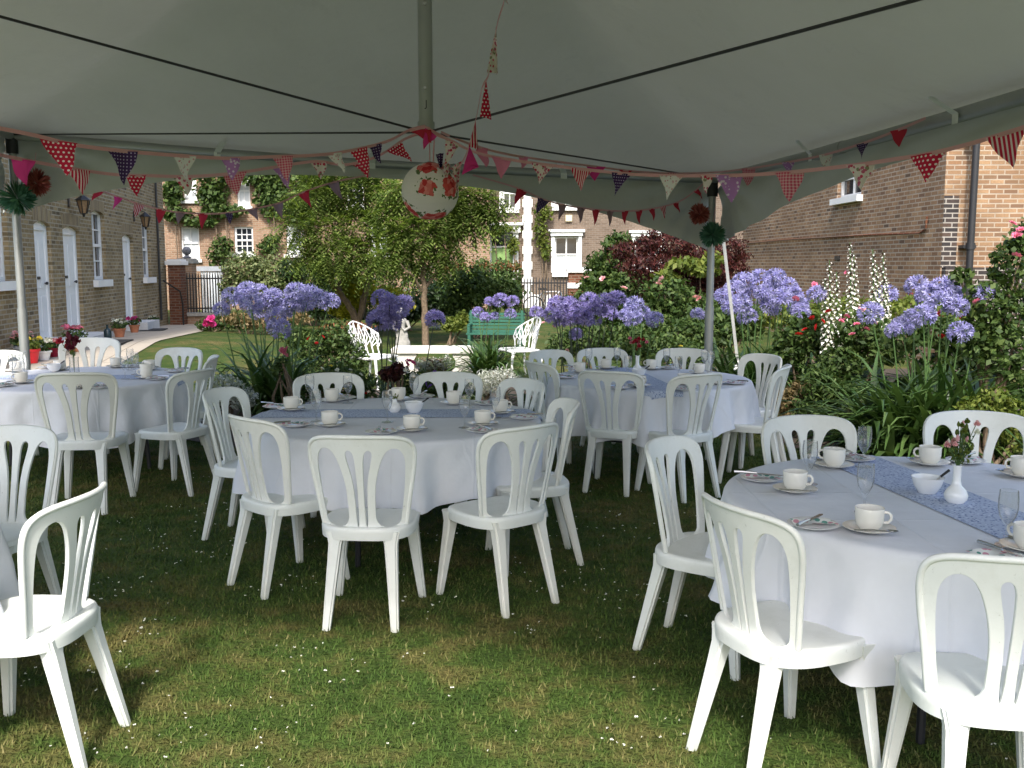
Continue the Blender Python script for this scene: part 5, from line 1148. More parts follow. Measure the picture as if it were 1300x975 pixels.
def pompom(label, x, y, d, rp, colr):
    c = at(x, y, d); t = thing('tissue_pompom', label, 'paper pompom', c, 0, 'tissue paper pompoms'); r = rp * d / F; vs = []
    ax = Vector((random.gauss(0, .3), -1, random.gauss(0, .3))).normalized(); s0 = ax.orthogonal().normalized(); q0 = ax.cross(s0)
    for k in range(60):
        dd = Vector(rand_dirs(1)[0]); s = dd.orthogonal().normalized(); q = dd.cross(s); g = random.random() * 6; e = s * math.cos(g) + q * math.sin(g)
        for j in range(4):
            h = (j - 1.5) * .22; d2 = (dd + e * h * 1.2).normalized(); w_ = .085
            vs += [d2 * r * .05, d2 * r * .7 + q * r * w_, d2 * r * random.uniform(.9, 1.02), d2 * r * .7 - q * r * w_]
    V = np.array([tuple(v) for v in vs]); link('tissue', npmesh('tissue', V, np.arange(len(V)).reshape(-1, 4), M['tissue_' + colr]), t)
    mb = MB(); mb.tube([(0, 0, r * .9), (.02, 0, r + .12)], .003, 5); mb.build('hanging_thread', M['ribbon'], t)
pompom('green tissue pompom on the marquee pole beside the terrace', 22, 252, 8.6, 24, 'green')
pompom('red tissue pompom tucked behind the green one near the terrace', 45, 232, 8.8, 20, 'red')
pompom('red tissue pompom hanging above the green one at the far pole', 888, 272, 9.1, 15, 'red')
pompom('green tissue pompom below the red one at the far pole', 905, 298, 9.0, 18, 'green')
#---TABLES---

# ================================================================== tables and cloths
TZ = .745
def tpt(x, y): return onz(x, y, TZ)
TAB = {}
def table(key, cx_, cy_, r, where, cloth_label, seed, loc=None):
    c = loc if loc is not None else tpt(cx_, cy_); TAB[key] = (c, r, where)
    t = thing('folding_table', 'round folding table under the white cloth, ' + where, 'table', (c.x, c.y, 0), 0.4 * seed, 'round folding tables')
    mb = MB(); mb.lathe([(.001, TZ - .04), (r - .03, TZ - .04), (r - .02, TZ - .03), (r - .02, TZ - .012), (.001, TZ - .012)], 40); mb.build('tabletop', M['tableply'], t)
    for s in (-1, 1):
        for q in (-1, 1):
            mb = MB(); mb.tube([(s * r * .55, q * .28, TZ - .04), (s * r * .6, q * .30, .0)], .016, 8); mb.build('leg', M['leg_dark'], t)
        mb = MB(); mb.tube([(s * r * .58, -.29, .3), (s * r * .58, .29, .3)], .012, 6); mb.tube([(s * r * .57, 0, .3), (s * .12, 0, TZ - .045)], .01, 6); mb.build('brace', M['leg_dark'], t)
    # cloth: flat top, rounded edge, hanging folds
    rs = np.random.default_rng(seed); nA = 180; rings = []
    ph = rs.random(8) * 6.28
    ang = np.arange(nA) / nA * 2 * np.pi
    dropv = .37 + .05 * np.sin(2 * ang + ph[0]) + .03 * np.sin(4 * ang + ph[1]) + .012 * np.sin(13 * ang + ph[2])
    fold = np.sin(13 * ang + ph[3] + 1.4 * np.sin(3 * ang + ph[4])) * .65 + np.sin(7 * ang + ph[5]) * .35 + .30 * np.sin(29 * ang + ph[6] + 1.5 * np.sin(4 * ang))
    V = [(0, 0, TZ)]
    wr = lambda R_, a: .0014 * np.sin(R_ * 9 + 3 * a + ph[7])
    prof = [(f, 0, 0) for f in (.15, .3, .45, .6, .75, .88, .96)] + [(1 - .012 / r, .0015, 0), (1, .008, 0), (1 + .007 / r, .02, 0)]
    for f, dz, _ in prof: V += [(r * f * math.cos(a), r * f * math.sin(a), TZ - dz) for a in ang]
    nd = 12
    for j in range(1, nd + 1):
        v = j / nd; z = TZ - .02 - (dropv - .02) * v; rad = r + .008 + .045 * v ** 1.2 + fold * (.048 + .046 * (.5 + .5 * np.sin(2 * ang + ph[2]))) * v ** .65 + .004 * np.sin(ang * 40 + j)
        V += list(zip(rad * np.cos(ang), rad * np.sin(ang), z))
    k = len(prof) + nd; Fs = [(0, 1 + i, 1 + (i + 1) % nA) for i in range(nA)]
    for j in range(k - 1):
        o = 1 + j * nA; Fs += [(o + i, o + nA + i, o + nA + (i + 1) % nA, o + (i + 1) % nA) for i in range(nA)]
    me = bpy.data.meshes.new('tablecloth'); me.from_pydata([tuple(map(float, p)) for p in V], [], Fs); me.materials.append(M['cloth']); me.update(); me.shade_smooth()
    cl = link('tablecloth', me, None, (c.x, c.y, 0)); tag(cl, cloth_label, 'tablecloth', 'white round tablecloths')
    return c
W1_, W2_, W3_, W4_, W0_ = 'nearest the terrace doors', 'in the middle before the stone bench', 'at the far marquee pole', 'with the white china bud vase', 'only just showing beside the two terrace side chairs'
table('T1', 95, 479, .88, W1_, 'white cloth hanging over the round table nearest the terrace doors', 1)
table('T2', 502, 529, .87, W2_, 'white cloth hanging over the middle round table before the stone bench', 2)
table('T3', 824, 480, .81, W3_, 'white cloth over the round table at the far marquee pole', 3)
table('T4', 1202, 632, .85, W4_, 'white cloth over the large round table with white china bud vase', 4)
table('T0', 0, 0, .80, W0_, 'white cloth of the table barely showing beside the two terrace side chairs', 5, Vector((-2.70, 3.25, 0)))
def runner(key, p0, p1, wid, label):
    c, r, _ = TAB[key]; a, b = tpt(*p0), tpt(*p1); d = (b - a); d.z = 0; d.normalize(); n = Vector((-d.y, d.x, 0)); off = (a - c).dot(n)
    mb = MB(); nu, nw = 60, 6; vs = []; half = math.sqrt(max(.1, r * r - off * off)); ext = .05
    for i in range(nu + 1):
        for j in range(nw + 1):
            s = -half - ext + (2 * half + 2 * ext) * i / nu; wv = off + (j / nw - .5) * wid; q = d * s + n * wv; R_ = q.length; z = TZ + .0035
            if R_ > r + .004: ex = R_ - r; q = q * ((r + .013 + ex * .12) / R_); z = TZ + .0035 - ex * 1.0
            elif R_ > r - .03: z -= .004 * ((R_ - r + .03) / .034) ** 2
            vs.append(Vector((q.x, q.y, z)))
    mb.add(vs, [(i * (nw + 1) + j, i * (nw + 1) + j + 1, (i + 1) * (nw + 1) + j + 1, (i + 1) * (nw + 1) + j) for i in range(nu) for j in range(nw)])
    o = mb.build('table_runner', M['runner'], None, (c.x, c.y, 0)); tag(o, label, 'table runner', 'blue printed table runners')
runner('T1', (10, 479), (230, 479), .30, 'blue printed runner across the table nearest the terrace doors')
runner('T2', (320, 525.5), (688, 525), .33, 'blue printed runner straight across the middle table before the stone bench')
runner('T3', (788, 470), (838, 495), .30, 'blue printed runner crossing the table at the far marquee pole')
runner('T4', (1096, 590), (1284, 667), .30, 'blue printed runner crossing the table with the white bud vase')

# ================================================================== chairs
def chaikin(P, n=2, closed=True):
    for _ in range(n):
        Q = []
        for i in range(len(P)):
            a, b = Vector(P[i]), Vector(P[(i + 1) % len(P)]); Q += [a.lerp(b, .25), a.lerp(b, .75)]
        P = Q
    return [tuple(p) for p in P]
def mirror(P): return P + [(-x, y) for x, y in reversed(P) if abs(x) > 1e-6]
half_out = [(.0, -.005), (.10, -.005), (.192, -.005), (.203, .06), (.214, .14), (.229, .23), (.243, .32), (.246, .37), (.240, .41), (.218, .436), (.175, .450), (.10, .456), (.0, .458)]
out_poly = chaikin(mirror(half_out)[:], 2)
hole_o = [(.062, .012), (.062, .13), (.067, .21), (.083, .29), (.104, .35), (.124, .383), (.152, .398), (.181, .388), (.199, .352), (.201, .30), (.193, .2), (.178, .08), (.166, .012)]
hole_i = [(.014, .012), (.014, .2), (.017, .3), (.021, .36), (.033, .386), (.053, .389), (.063, .37), (.052, .32), (.038, .26), (.029, .18), (.026, .012)]
holes = []
for hp_ in (hole_o, hole_i):
    P = chaikin(hp_, 2); holes.append(P); holes.append([(-x, y) for x, y in reversed(P)])
def in_poly(x, y, P):
    c = False; j = len(P) - 1
    for i in range(len(P)):
        if (P[i][1] > y) != (P[j][1] > y) and x < (P[j][0] - P[i][0]) * (y - P[i][1]) / (P[j][1] - P[i][1]) + P[i][0]: c = not c
        j = i
    return c
def back_map(x, v, off):
    u = x / .245; y = -.165 - .19 * v - .06 * v * v + .085 * u * u ; z = .447 + v * .985
    return Vector((x, y - off, z))
def make_back():
    verts = []; edges = []
    for P in [out_poly] + holes:
        o = len(verts); verts += [Vector(p) for p in P]; edges += [(o + i, o + (i + 1) % len(P)) for i in range(len(P))]
    nb = len(verts); bl = [Vector(v) for v in verts]
    g = .02
    for i in range(-13, 14):
        for j in range(0, 24):
            x, y = i * g, j * g + .003
            if in_poly(x, y, out_poly) and not any(in_poly(x, y, h) for h in holes) and min((b - Vector((x, y))).length for b in bl) > .008: verts.append(Vector((x, y)))
    V, E, Fc, *_ = geometry.delaunay_2d_cdt(verts, edges, [], 0, 1e-6)
    Fc = [f for f in Fc if (lambda c: in_poly(c.x, c.y, out_poly) and not any(in_poly(c.x, c.y, h) for h in holes))(sum((V[i] for i in f), Vector((0, 0))) / 3)]
    bm = bmesh.new(); t = .007
    A = [bm.verts.new(back_map(v.x, v.y, t)) for v in V]; B = [bm.verts.new(back_map(v.x, v.y, -t)) for v in V]
    cnt = {}
    for f in Fc:
        bm.faces.new([A[i] for i in f]); bm.faces.new([B[i] for i in reversed(f)])
        for k in range(3): e = (f[k], f[(k + 1) % 3]); cnt[e] = cnt.get(e, 0) + 1
    for (a, b) in cnt:
        if (b, a) not in cnt: bm.faces.new([A[b], A[a], B[a], B[b]])
    bm.normal_update()
    sharp = [e for e in bm.edges if len(e.link_faces) == 2 and e.calc_face_angle(0) > 1.0]
    bmesh.ops.bevel(bm, geom=sharp, offset=.0035, segments=2, affect='EDGES', clamp_overlap=True)
    bmesh.ops.recalc_face_normals(bm, faces=bm.faces)
    # rolled outer rim
    me = bpy.data.meshes.new('backrest'); bm.to_mesh(me); bm.free()
    mb = MB(); mb.v = [tuple(v.co) for v in me.vertices]; mb.f = [tuple(p.vertices) for p in me.polygons]
    rim = [back_map(x * .985, y * .99, .004) for x, y in out_poly if y > .02 or abs(x) > .19]
    k0 = max(range(len(rim)), key=lambda i: (rim[i] - rim[i - 1]).length); rim = rim[k0:] + rim[:k0]
    mb.tube(rim, .0105, 8)
    return mb.mesh('backrest', M['plastic'], True, 50)
def make_seat():
    mb = MB(); n = 56; rings = [(0.0, .452), (.3, .4525), (.55, .454), (.75, .458), (.88, .462), (.95, .463), (.985, .459), (1.0, .45), (1.0, .435), (.992, .405), (.975, .404), (.965, .43), (.5, .436)]
    vs = []
    for r_, z in rings:
        for j in range(n):
            a = 2 * math.pi * j / n; c, s = math.cos(a), math.sin(a); e = 2 / 3.1
            x = .222 * math.copysign(abs(c) ** e, c) * (1 - .07 * (s < 0) * abs(s)); y = .215 * math.copysign(abs(s) ** e, s)
            zz = z + (-.014 * max(0, s) ** 3 * r_ ** 2 if r_ > .5 else 0)
            vs.append(Vector((x * r_, y * r_, zz)))
    fs = [(i * n + j, i * n + (j + 1) % n, (i + 1) * n + (j + 1) % n, (i + 1) * n + j) for i in range(len(rings) - 1) for j in range(n)]
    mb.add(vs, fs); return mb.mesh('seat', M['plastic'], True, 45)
def make_leg(sx, front):
    top = Vector((sx * (.165 if front else .125), .155 if front else -.155, .44)); bot = Vector((sx * (.212 if front else .158), .205 if front else -.262, .0))
    bm = bmesh.new(); rows = []
    for t, wx, wy in ((0, .092, .07), (.05, .078, .062), (.13, .060, .054), (.3, .054, .050), (.65, .045, .043), (1, .036, .036)):
        c = top.lerp(bot, t); rows.append([bm.verts.new(c + Vector((a * wx / 2, b * wy / 2, 0))) for a, b in ((-1, -1), (1, -1), (1, 1), (-1, 1))])
    for a, b in zip(rows, rows[1:]):
        for k in range(4): bm.faces.new([a[k], a[(k + 1) % 4], b[(k + 1) % 4], b[k]])
    bm.faces.new(rows[0]); bm.faces.new(list(reversed(rows[-1]))); bmesh.ops.recalc_face_normals(bm, faces=bm.faces)
    lng = [e for e in bm.edges if abs((e.verts[0].co - e.verts[1].co).z) > .01]
    bmesh.ops.bevel(bm, geom=lng, offset=.009, segments=3, affect='EDGES', clamp_overlap=True)
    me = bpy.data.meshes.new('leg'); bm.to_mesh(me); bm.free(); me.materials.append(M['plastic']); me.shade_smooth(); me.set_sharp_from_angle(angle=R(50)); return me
chair0 = thing('plastic_chair', 'x', 'chair', group='white plastic chairs round the tables')
link('seat', make_seat(), chair0); link('backrest', make_back(), chair0)
for sx in (-1, 1):
    for fr in (True, False): link('leg', make_leg(sx, fr), chair0)
used = []
def chair(label, key, px_=None, pos=None, face=None, d=None, sc=1.0, rzo=0.0):
    """px_: photo point of the middle of the back's top edge; or pos: seat centre in metres"""
    c, r, _ = TAB[key]
    if pos is None:
        T = onz(px_[0], px_[1], .895 * sc) if d is None else at(px_[0], px_[1], d)
        f = Vector(face) if face else (c - T); f.z = 0; f.normalize(); P = T + f * (.40 * sc)
    else:
        P = Vector((pos[0], pos[1], 0)); f = Vector(face) if face else (c - P); f.z = 0; f.normalize()
    rz = math.atan2(-f.x, f.y) + rzo; loc = (P.x, P.y, 0)
    if not used:
        used.append(1); chair0.location = loc; chair0.rotation_euler = (0, 0, rz); chair0['label'] = label; chair0.scale = (sc,) * 3; return chair0
    return dup(chair0, loc, rz, label, None, sc)
pre(chair0)
def rel_(key, x, y): c = TAB[key][0]; return (c.x + x, c.y + y)
# middle table
chair('white plastic chair with its back squarely to the lawn at the middle table', 'T2', pos=rel_('T2', .03, -1.26), face=(.06, 1, 0))
chair('white plastic chair turned in from the terrace side at the middle table front', 'T2', pos=rel_('T2', -.47, -.80), face=(.80, .86, 0))
chair('white plastic chair at the middle table angled away towards the stone bench', 'T2', pos=rel_('T2', .63, -1.05), face=(-.62, .76, 0))
chair('white plastic chair seen side on between middle table and far pole table', 'T2', pos=rel_('T2', .80, -.44), face=(-.96, -.16, 0))
chair('white plastic chair seen side on at the terrace end of the middle table', 'T2', pos=rel_('T2', -.87, .04), face=(1, -.22, 0))
chair('white plastic chair behind the middle table under the white metal seat', 'T2', pos=rel_('T2', -.50, .74), face=(.45, -1, 0))
chair('white plastic chair behind the middle table in front of the stone bench', 'T2', pos=rel_('T2', .22, .80), face=(-.2, -1, 0))
chair('white plastic chair behind the middle table beside the silver bush', 'T2', pos=rel_('T2', .62, .46), face=(-1, -.72, 0))
# table at the far pole
chair('white plastic chair with its back to the lawn at the far pole table', 'T3', pos=rel_('T3', -.33, -.66), face=(.42, 1, 0))
chair('white plastic chair twisted towards the violet flowers at the far pole table', 'T3', pos=rel_('T3', .10, -.84), face=(-.5, .86, 0))
chair('white plastic chair seen side on at the brick house end of far pole table', 'T3', pos=rel_('T3', .74, -.42), face=(-1, .42, 0))
chair('white plastic chair behind the side on one, by the marquee strap', 'T3', pos=rel_('T3', .84, .28), face=(-1, -.55, 0))
chair('white plastic chair hidden by glasses beside the far marquee pole', 'T3', pos=rel_('T3', .38, .76), face=(-.35, -1, 0))
chair('white plastic chair beyond the blue runner at the far pole table', 'T3', pos=rel_('T3', -.24, .78), face=(.3, -1, 0))
chair('white plastic chair at the far pole table nearest the white metal seat', 'T3', pos=rel_('T3', -.66, .62), face=(.75, -1, 0))
chair('white plastic chair in profile on the middle table side of far pole table', 'T3', pos=rel_('T3', -.72, -.10), face=(1, .5, 0))
# table with the bud vase
chair('white plastic chair with narrow profile on the lawn side of the bud vase table', 'T4', pos=rel_('T4', -.86, .29), face=(.80, -.54, 0))
chair('large white plastic chair in front of the bud vase table by the sunny lawn', 'T4', pos=rel_('T4', -.785, -.60), face=(.91, .40, 0))
chair('closest white plastic chair, back to the viewer at the bud vase table', 'T4', pos=rel_('T4', -.33, -1.02), face=(.14, 1, 0))
chair('white plastic chair facing us behind two teacups at the bud vase table', 'T4', pos=rel_('T4', -.21, .84), face=(.15, -1, 0))
chair('white plastic chair facing us behind the bud vase flowers', 'T4', pos=rel_('T4', .55, .80), face=(-.22, -1, 0), sc=1.03)
# table nearest the terrace
chair('white plastic chair, back to the lawn at the table nearest the terrace', 'T1', pos=(-2.92, 6.52), face=(-.12, 1, 0), sc=1.06)
chair('white plastic chair turned sideways at the lawn end of the terrace table', 'T1', pos=(-2.5, 7.02), face=(-.93, .36, 0))
chair('white plastic chair half hidden behind the terrace table side chair', 'T1', pos=(-2.72, 7.95), face=(-1, -.25, 0))
chair('white plastic chair on the far lawn side of the terrace table', 'T1', pos=(-3.08, 8.55), face=(-.3, -1, 0))
chair('white plastic chair behind maroon flowers at the terrace table', 'T1', pos=(-3.83, 8.55), face=(.1, -1, 0), sc=1.1)
chair('white plastic chair behind the glass jug at the terrace table', 'T1', pos=(-4.45, 8.3), face=(.8, -1, 0))
# table at the edge of view
chair('white plastic chair by itself on the lawn showing its seat and sunlit legs', 'T0', pos=(-1.67, 3.16), face=(-.985, .06, 0))
chair('white plastic chair with slatted back facing us behind the lone lawn chair', 'T0', pos=(-2.36, 4.22), face=(-.12, -1, 0))

# ================================================================== tableware
PROTO = {}
SCALE = {'cup': 1.2, 'saucer': 1.14, 'flute': 1.06, 'spoon': 1.15, 'sugar': 1.06}
def reg(kind, fn):
    if kind not in PROTO: PROTO[kind] = pre(fn()); PROTO[kind]['_new'] = 1; PROTO[kind].scale = (SCALE.get(kind, 1),) * 3
    return PROTO[kind]
def place(kind, fn, p, z, rz, label, group):
    o = reg(kind, fn)
    if o.get('_new'):
        del o['_new']; o.location = (p.x, p.y, z); o.rotation_euler = (0, 0, rz); o['label'] = label; o['group'] = group; return o
    return dup(o, (p.x, p.y, z), rz, label, group)
def mk_cup():
    t = thing('teacup', 'x', 'teacup'); mb = MB(); mb.lathe([(.001, .0), (.026, 0), (.028, .004), (.037, .016), (.0395, .03), (.0405, .062), (.0395, .064), (.0375, .062), (.0365, .03), (.034, .018), (.001, .010)], 28); mb.build('bowl', M['china'], t)
    mb = MB(); mb.tube([(.039, 0, .054), (.050, 0, .054), (.057, 0, .047), (.0575, 0, .036), (.051, 0, .026), (.038, 0, .024)], [.0045, .0045, .004, .004, .004, .004], 8); mb.build('handle', M['china'], t); return t
def mk_saucer():
    mb = MB(); mb.lathe([(.001, .002), (.03, 0), (.034, .001), (.06, .010), (.075, .014), (.0765, .0155), (.074, .0165), (.056, .0125), (.03, .006), (.001, .006)], 36); return tag(mb.build('saucer', M['china']), 'x', 'saucer')
def mk_plate():
    mb = MB(); mb.lathe([(.001, .002), (.05, 0), (.056, .002), (.085, .011), (.0875, .0125), (.085, .0135), (.056, .0065), (.001, .005)], 40); return tag(mb.build('side_plate', M['white_china']), 'x', 'plate')
def mk_flute():
    t = thing('champagne_flute', 'x', 'glass'); mb = MB()
    mb.lathe([(.033, .0015), (.032, .003), (.012, .006), (.0045, .012), (.004, .045), (.005, .058), (.014, .072), (.024, .092), (.029, .115), (.029, .145), (.0265, .172), (.0255, .1725), (.028, .145), (.028, .115), (.023, .093), (.012, .074), (.001, .064)], 26); mb.build('bowl', M['glass'], t)
    mb = MB(); mb.lathe([(.001, 0), (.033, 0), (.0335, .001)], 26); mb.build('foot', M['glass'], t); return t
def mk_knife():
    t = thing('knife', 'x', 'cutlery'); mb = MB(); mb.add([(0, -.005, 0), (.095, -.009, 0), (.11, 0, 0), (.095, .006, 0), (0, .005, 0), (0, -.005, .0015), (.095, -.009, .0012), (.11, 0, .001), (.095, .006, .0016), (0, .005, .002)], [(0, 4, 3, 2, 1), (5, 6, 7, 8, 9), (0, 1, 6, 5), (1, 2, 7, 6), (2, 3, 8, 7), (3, 4, 9, 8), (4, 0, 5, 9)]); mb.build('blade', M['steel'], t, smooth=False)
    mb = MB(); mb.tube([(-.095, 0, .003), (-.06, 0, .004), (0, 0, .003)], [.006, .006, .0042], 8); mb.build('handle', M['steel'], t); return t
def mk_spoon():
    t = thing('teaspoon', 'x', 'cutlery'); mb = MB(); mb.lathe([(.001, .0), (.6, .12), (1, .42), (.96, .45), (.55, .2), (.001, .08)], 16, Matrix.Translation((.052, 0, 0)) @ Matrix.Diagonal((.019, .012, .012, 1))); mb.build('spoon_bowl', M['steel'], t)
    mb = MB(); mb.tube([(.036, 0, .004), (0, 0, .006), (-.055, 0, .004)], [.002, .0025, .0035], 6); mb.build('handle', M['steel'], t); return t
def mk_napkin():
    mb = MB(); vs = []; n = 8
    for i in range(n + 1):
        for j in range(n + 1):
            u = i / n; v = j / n * (1 - .35 * u); vs.append(Vector((-.07 + .14 * u, -.045 + .1 * v, .009 + .006 * math.sin(u * 5 + v * 3) ** 2 + .004 * math.sin(9 * v))))
    mb.add(vs, [(i * (n + 1) + j, i * (n + 1) + j + 1, (i + 1) * (n + 1) + j + 1, (i + 1) * (n + 1) + j) for i in range(n) for j in range(n)]); return tag(mb.build('napkin', M['napkin']), 'x', 'napkin')
def mk_sugar():
    mb = MB(); mb.lathe([(.001, 0), (.03, 0), (.034, .004), (.05, .03), (.058, .058), (.0595, .062), (.0565, .061), (.048, .033), (.03, .01), (.001, .008)], 28); return tag(mb.build('sugar_bowl', M['white_china']), 'x', 'bowl')
CNT = {}
SECT = ['on the brick house side', 'far towards the brick house', 'at the far side', 'far towards the terrace', 'on the terrace side', 'near towards the terrace', 'at the near side', 'near towards the brick house']
SHORT = {'T1': 'on terrace table', 'T2': 'on middle table', 'T3': 'on far pole table', 'T4': 'on bud vase table'}
NEIGH = ['', ', nearer the runner', ', nearer the edge', ', beside the chair', ', standing apart']
def where(key, p, kind):
    c, r, _ = TAB[key]; k = int(round(math.degrees(math.atan2(p.y - c.y, p.x - c.x)) / 45)) % 8; i = CNT.get((key, kind, k), 0); CNT[(key, kind, k)] = i + 1
    return SECT[k] + ' ' + SHORT[key] + NEIGH[min(i, 4)]
def zt(key, p): return TZ + .0045
def inside(key, x, y, m=.08):
    c, r, _ = TAB[key]; p = tpt(x, y); d = p - c; d.z = 0
    if d.length > r - m: p = c + d.normalized() * (r - m)
    return p
def cup(key, x, y, h=None, spoon=True, adj='cream'):
    p = inside(key, x, y); z = zt(key, p); w_ = where(key, p, 'saucer'); a = random.random() * 6.28 if h is None else h
    place('saucer', mk_saucer, p, z, a, 'cream saucer ' + w_, 'cream saucers')
    place('cup', mk_cup, p, z + .0072, a, adj + ' teacup ' + w_, 'cream teacups')
    if spoon:
        q = p + Vector((math.cos(a - 1.2), math.sin(a - 1.2), 0)) * .062; place('spoon', mk_spoon, q, z + .015, a + .4, 'teaspoon on saucer ' + w_, 'teaspoons')
def plate(key, x, y, nap=True, rz=None, cut=True):
    p = inside(key, x, y, .0); c = TAB[key][0]; z = zt(key, p); w_ = where(key, p, 'plate'); a = math.atan2(p.y - c.y, p.x - c.x) if rz is None else rz
    place('plate', mk_plate, p, z, 0, 'white side plate ' + w_, 'white side plates')
    if nap: place('napkin', mk_napkin, p, z + .005, a + random.uniform(-.5, .5), 'flowered paper napkin ' + w_, 'flowered napkins')
    if cut: place('knife', mk_knife, p + Vector((math.cos(a), math.sin(a), 0)) * .02, z + .026, a + random.uniform(-.35, .35) + math.pi, 'steel knife over the plate ' + w_, 'knives')
def flute(key, x, y):
    p = inside(key, x, y, .04); place('flute', mk_flute, p, zt(key, p), random.random() * 6, 'clear champagne flute ' + where(key, p, 'flute'), 'champagne flutes')
def sugar(key, x, y, spoon=True):
    p = inside(key, x, y); z = zt(key, p); place('sugar', mk_sugar, p, z, 0, 'white sugar bowl near the centre ' + SHORT[key], 'sugar bowls')
    if spoon:
        t = thing('sugar_spoon', 'dark handled spoon standing in the sugar bowl ' + SHORT[key], 'cutlery', (p.x, p.y, z + .012), 0, 'sugar spoons'); mb = MB()
        mb.tube([(.0, 0, .0), (.052, .005, .052)], .003, 6); mb.lathe([(.001, .0), (.011, .002), (.013, .007)], 12, Matrix.Translation((-.005, 0, -.004))); mb.build('spoon_bowl', M['steel'], t); mb = MB(); mb.tube([(.052, .005, .052), (.088, .01, .078)], [.0045, .0055], 6); mb.build('handle', M['blackplastic'], t)
# bud vase table
for q in ((1009, 625.5, -.6), (1058.5, 594, 2.6), (1180, 591, 2.9), (1103, 676, -.5), (1297, 606, 3), (1306, 700, 2.2)): cup('T4', *q)
for q in ((967, 611), (1032, 670), (1086, 585), (1226, 588)): plate('T4', *q)
for q in ((1027, 616), (1096, 594), (1097, 652), (1277, 694)): flute('T4', *q)
sugar('T4', 1177, 627)
p = inside('T4', 1262, 707, .05); place('napkin', mk_napkin, p, zt('T4', p) - .006, .3, 'folded flowered napkin on the cloth behind the closest chair', 'flowered napkins')
place('knife', mk_knife, p + Vector((.03, .01, 0)), zt('T4', p) + .014, -1.2, 'knife beside the napkin behind the closest chair', 'knives')
# middle table
for q in ((370, 522, 0), (419, 542, 0), (418, 510, 2.4), (523, 548, -.1), (613, 541, -.2), (635, 526, 0), (576, 514, 2), (506, 509, 3.4)): cup('T2', *q)
for q in ((337, 517.5), (373.5, 542), (665, 532.5), (612, 549), (618, 514), (536, 505), (430, 505), (484, 551)): plate('T2', *q)
for q in ((383, 511), (402, 536), (442, 512.5), (492, 537), (526, 511), (590, 544), (596, 518), (629, 531)): flute('T2', *q)
sugar('T2', 526, 524.5)
# far pole table
for q in ((766, 468), (736, 473.5), (827, 469.5), (887.5, 475), (812, 492), (868, 489), (906, 488)): cup('T3', *q)
for q in ((722, 469), (718, 480.5), (848, 468.5), (933, 488), (869, 496), (785, 494)): plate('T3', *q)
for q in ((745, 469), (781.6, 467), (846, 469), (894, 471), (797, 481), (861, 482), (902, 474)): flute('T3', *q)
sugar('T3', 811, 479)
# terrace table
for q in ((76, 470), (147.5, 467), (186, 481), (27, 487), (9, 471), (100, 494), (190, 470)): cup('T1', *q)
for q in ((222, 472.5), (199, 482.5), (3, 491), (125, 493), (60, 468), (172, 466)): plate('T1', *q)
for q in ((159, 482), (172, 476), (166, 470), (30, 474), (17, 480)): flute('T1', *q)
sugar('T1', 69, 472)
# stacked second cup
p = inside('T1', 186, 481); place('cup', mk_cup, p, TZ + .0045 + .0072 + .034, 1.0, 'cream teacup stacked in another cup on the terrace table', 'cream teacups')
# bud vases and flowers
def vase(label, key, x, y, prof, mat, fl_label, stems):
    p = inside(key, x, y); z = zt(key, p); mb = MB(); mb.lathe([(r_ * 1.15, z_ * 1.2) for r_, z_ in prof], 32); o = mb.build('bud_vase', M[mat], None, (p.x, p.y, z)); prof = [(r_, z_ * 1.2) for r_, z_ in prof]; stems = [(q[0] * 1.2, q[1] * 1.2, q[2] * 1.22, q[3] * 1.15, q[4], q[5]) for q in stems]; tag(o, label, 'vase', 'bud vases on the tables'); top = max(q[1] for q in prof)
    t = thing('flower_sprig', fl_label, 'cut flowers', (p.x, p.y, z), 0, 'cut flowers in the vases'); mb = MB()
    for (dx, dy, hz, rr, colr, kind) in stems: mb.tube([(0, 0, .02), (dx * .1, dy * .1, top), (dx * .6, dy * .6, top + (hz - top) * .6), (dx, dy, hz)], .0016, 5)
    mb.build('stem', M['stem'], t)
    for (dx, dy, hz, rr, colr, kind) in stems:
        mb = MB()
        if kind == 'bud':
            mb.lathe([(.001, -.6), (.5, -.45), (.75, 0), (.6, .5), (.25, .9), (.001, 1.05)], 8, Matrix.Translation((dx, dy, hz)) @ Matrix.Rotation(dx * 4, 4, 'Y') @ Matrix.Diagonal((rr * .6, rr * .6, rr, 1)))
        else:
            rosette(mb, (dx, dy, hz - rr * .3), rr, 14); k0 = len(mb.v); T_ = Matrix.Translation((dx, dy, hz)) @ Matrix.Rotation(1.2, 4, 'X') @ Matrix.Translation((-dx, -dy, -hz)); m9 = MB(); rosette(m9, (dx, dy, hz), rr, 14); mb.add(m9.v, m9.f, T_)
        mb.build('flower', M[('fl_' + colr) if colr != 'green' else 'lf_light'], t, smooth=kind == 'bud')
    V, FQ = leaves(np.array([(s[0] * .7 + random.gauss(0, .006), s[1] * .7, top + (s[2] - top) * random.uniform(.15, .8)) for s in stems for _ in range(4)]), rand_dirs(4 * len(stems)), .028, .3, -.4); link('foliage', npmesh('foliage', V, FQ, M['lf_light']), t)
VP_ = [(.001, 0), (.026, 0), (.036, .012), (.038, .026), (.03, .042), (.016, .056), (.0125, .075), (.0135, .115), (.017, .122), (.0145, .1215), (.010, .11)]
st4 = [(random.gauss(0, .028), random.gauss(0, .02), random.uniform(.165, .27), random.uniform(.011, .016), random.choice(['palepink', 'palepink', 'green', 'green', 'white']), random.choice(['bud', 'bud', 'open'])) for _ in range(22)]
vase('white china bud vase on the blue runner of the front table', 'T4', 1213, 639, VP_, 'white_china', 'sprig of pink and green buds in the white bud vase', st4)
GP = [(.001, .002), (.03, 0), (.034, .01), (.034, .05), (.03, .10), (.033, .13), (.032, .131), (.029, .10), (.032, .05), (.03, .014), (.001, .010)]
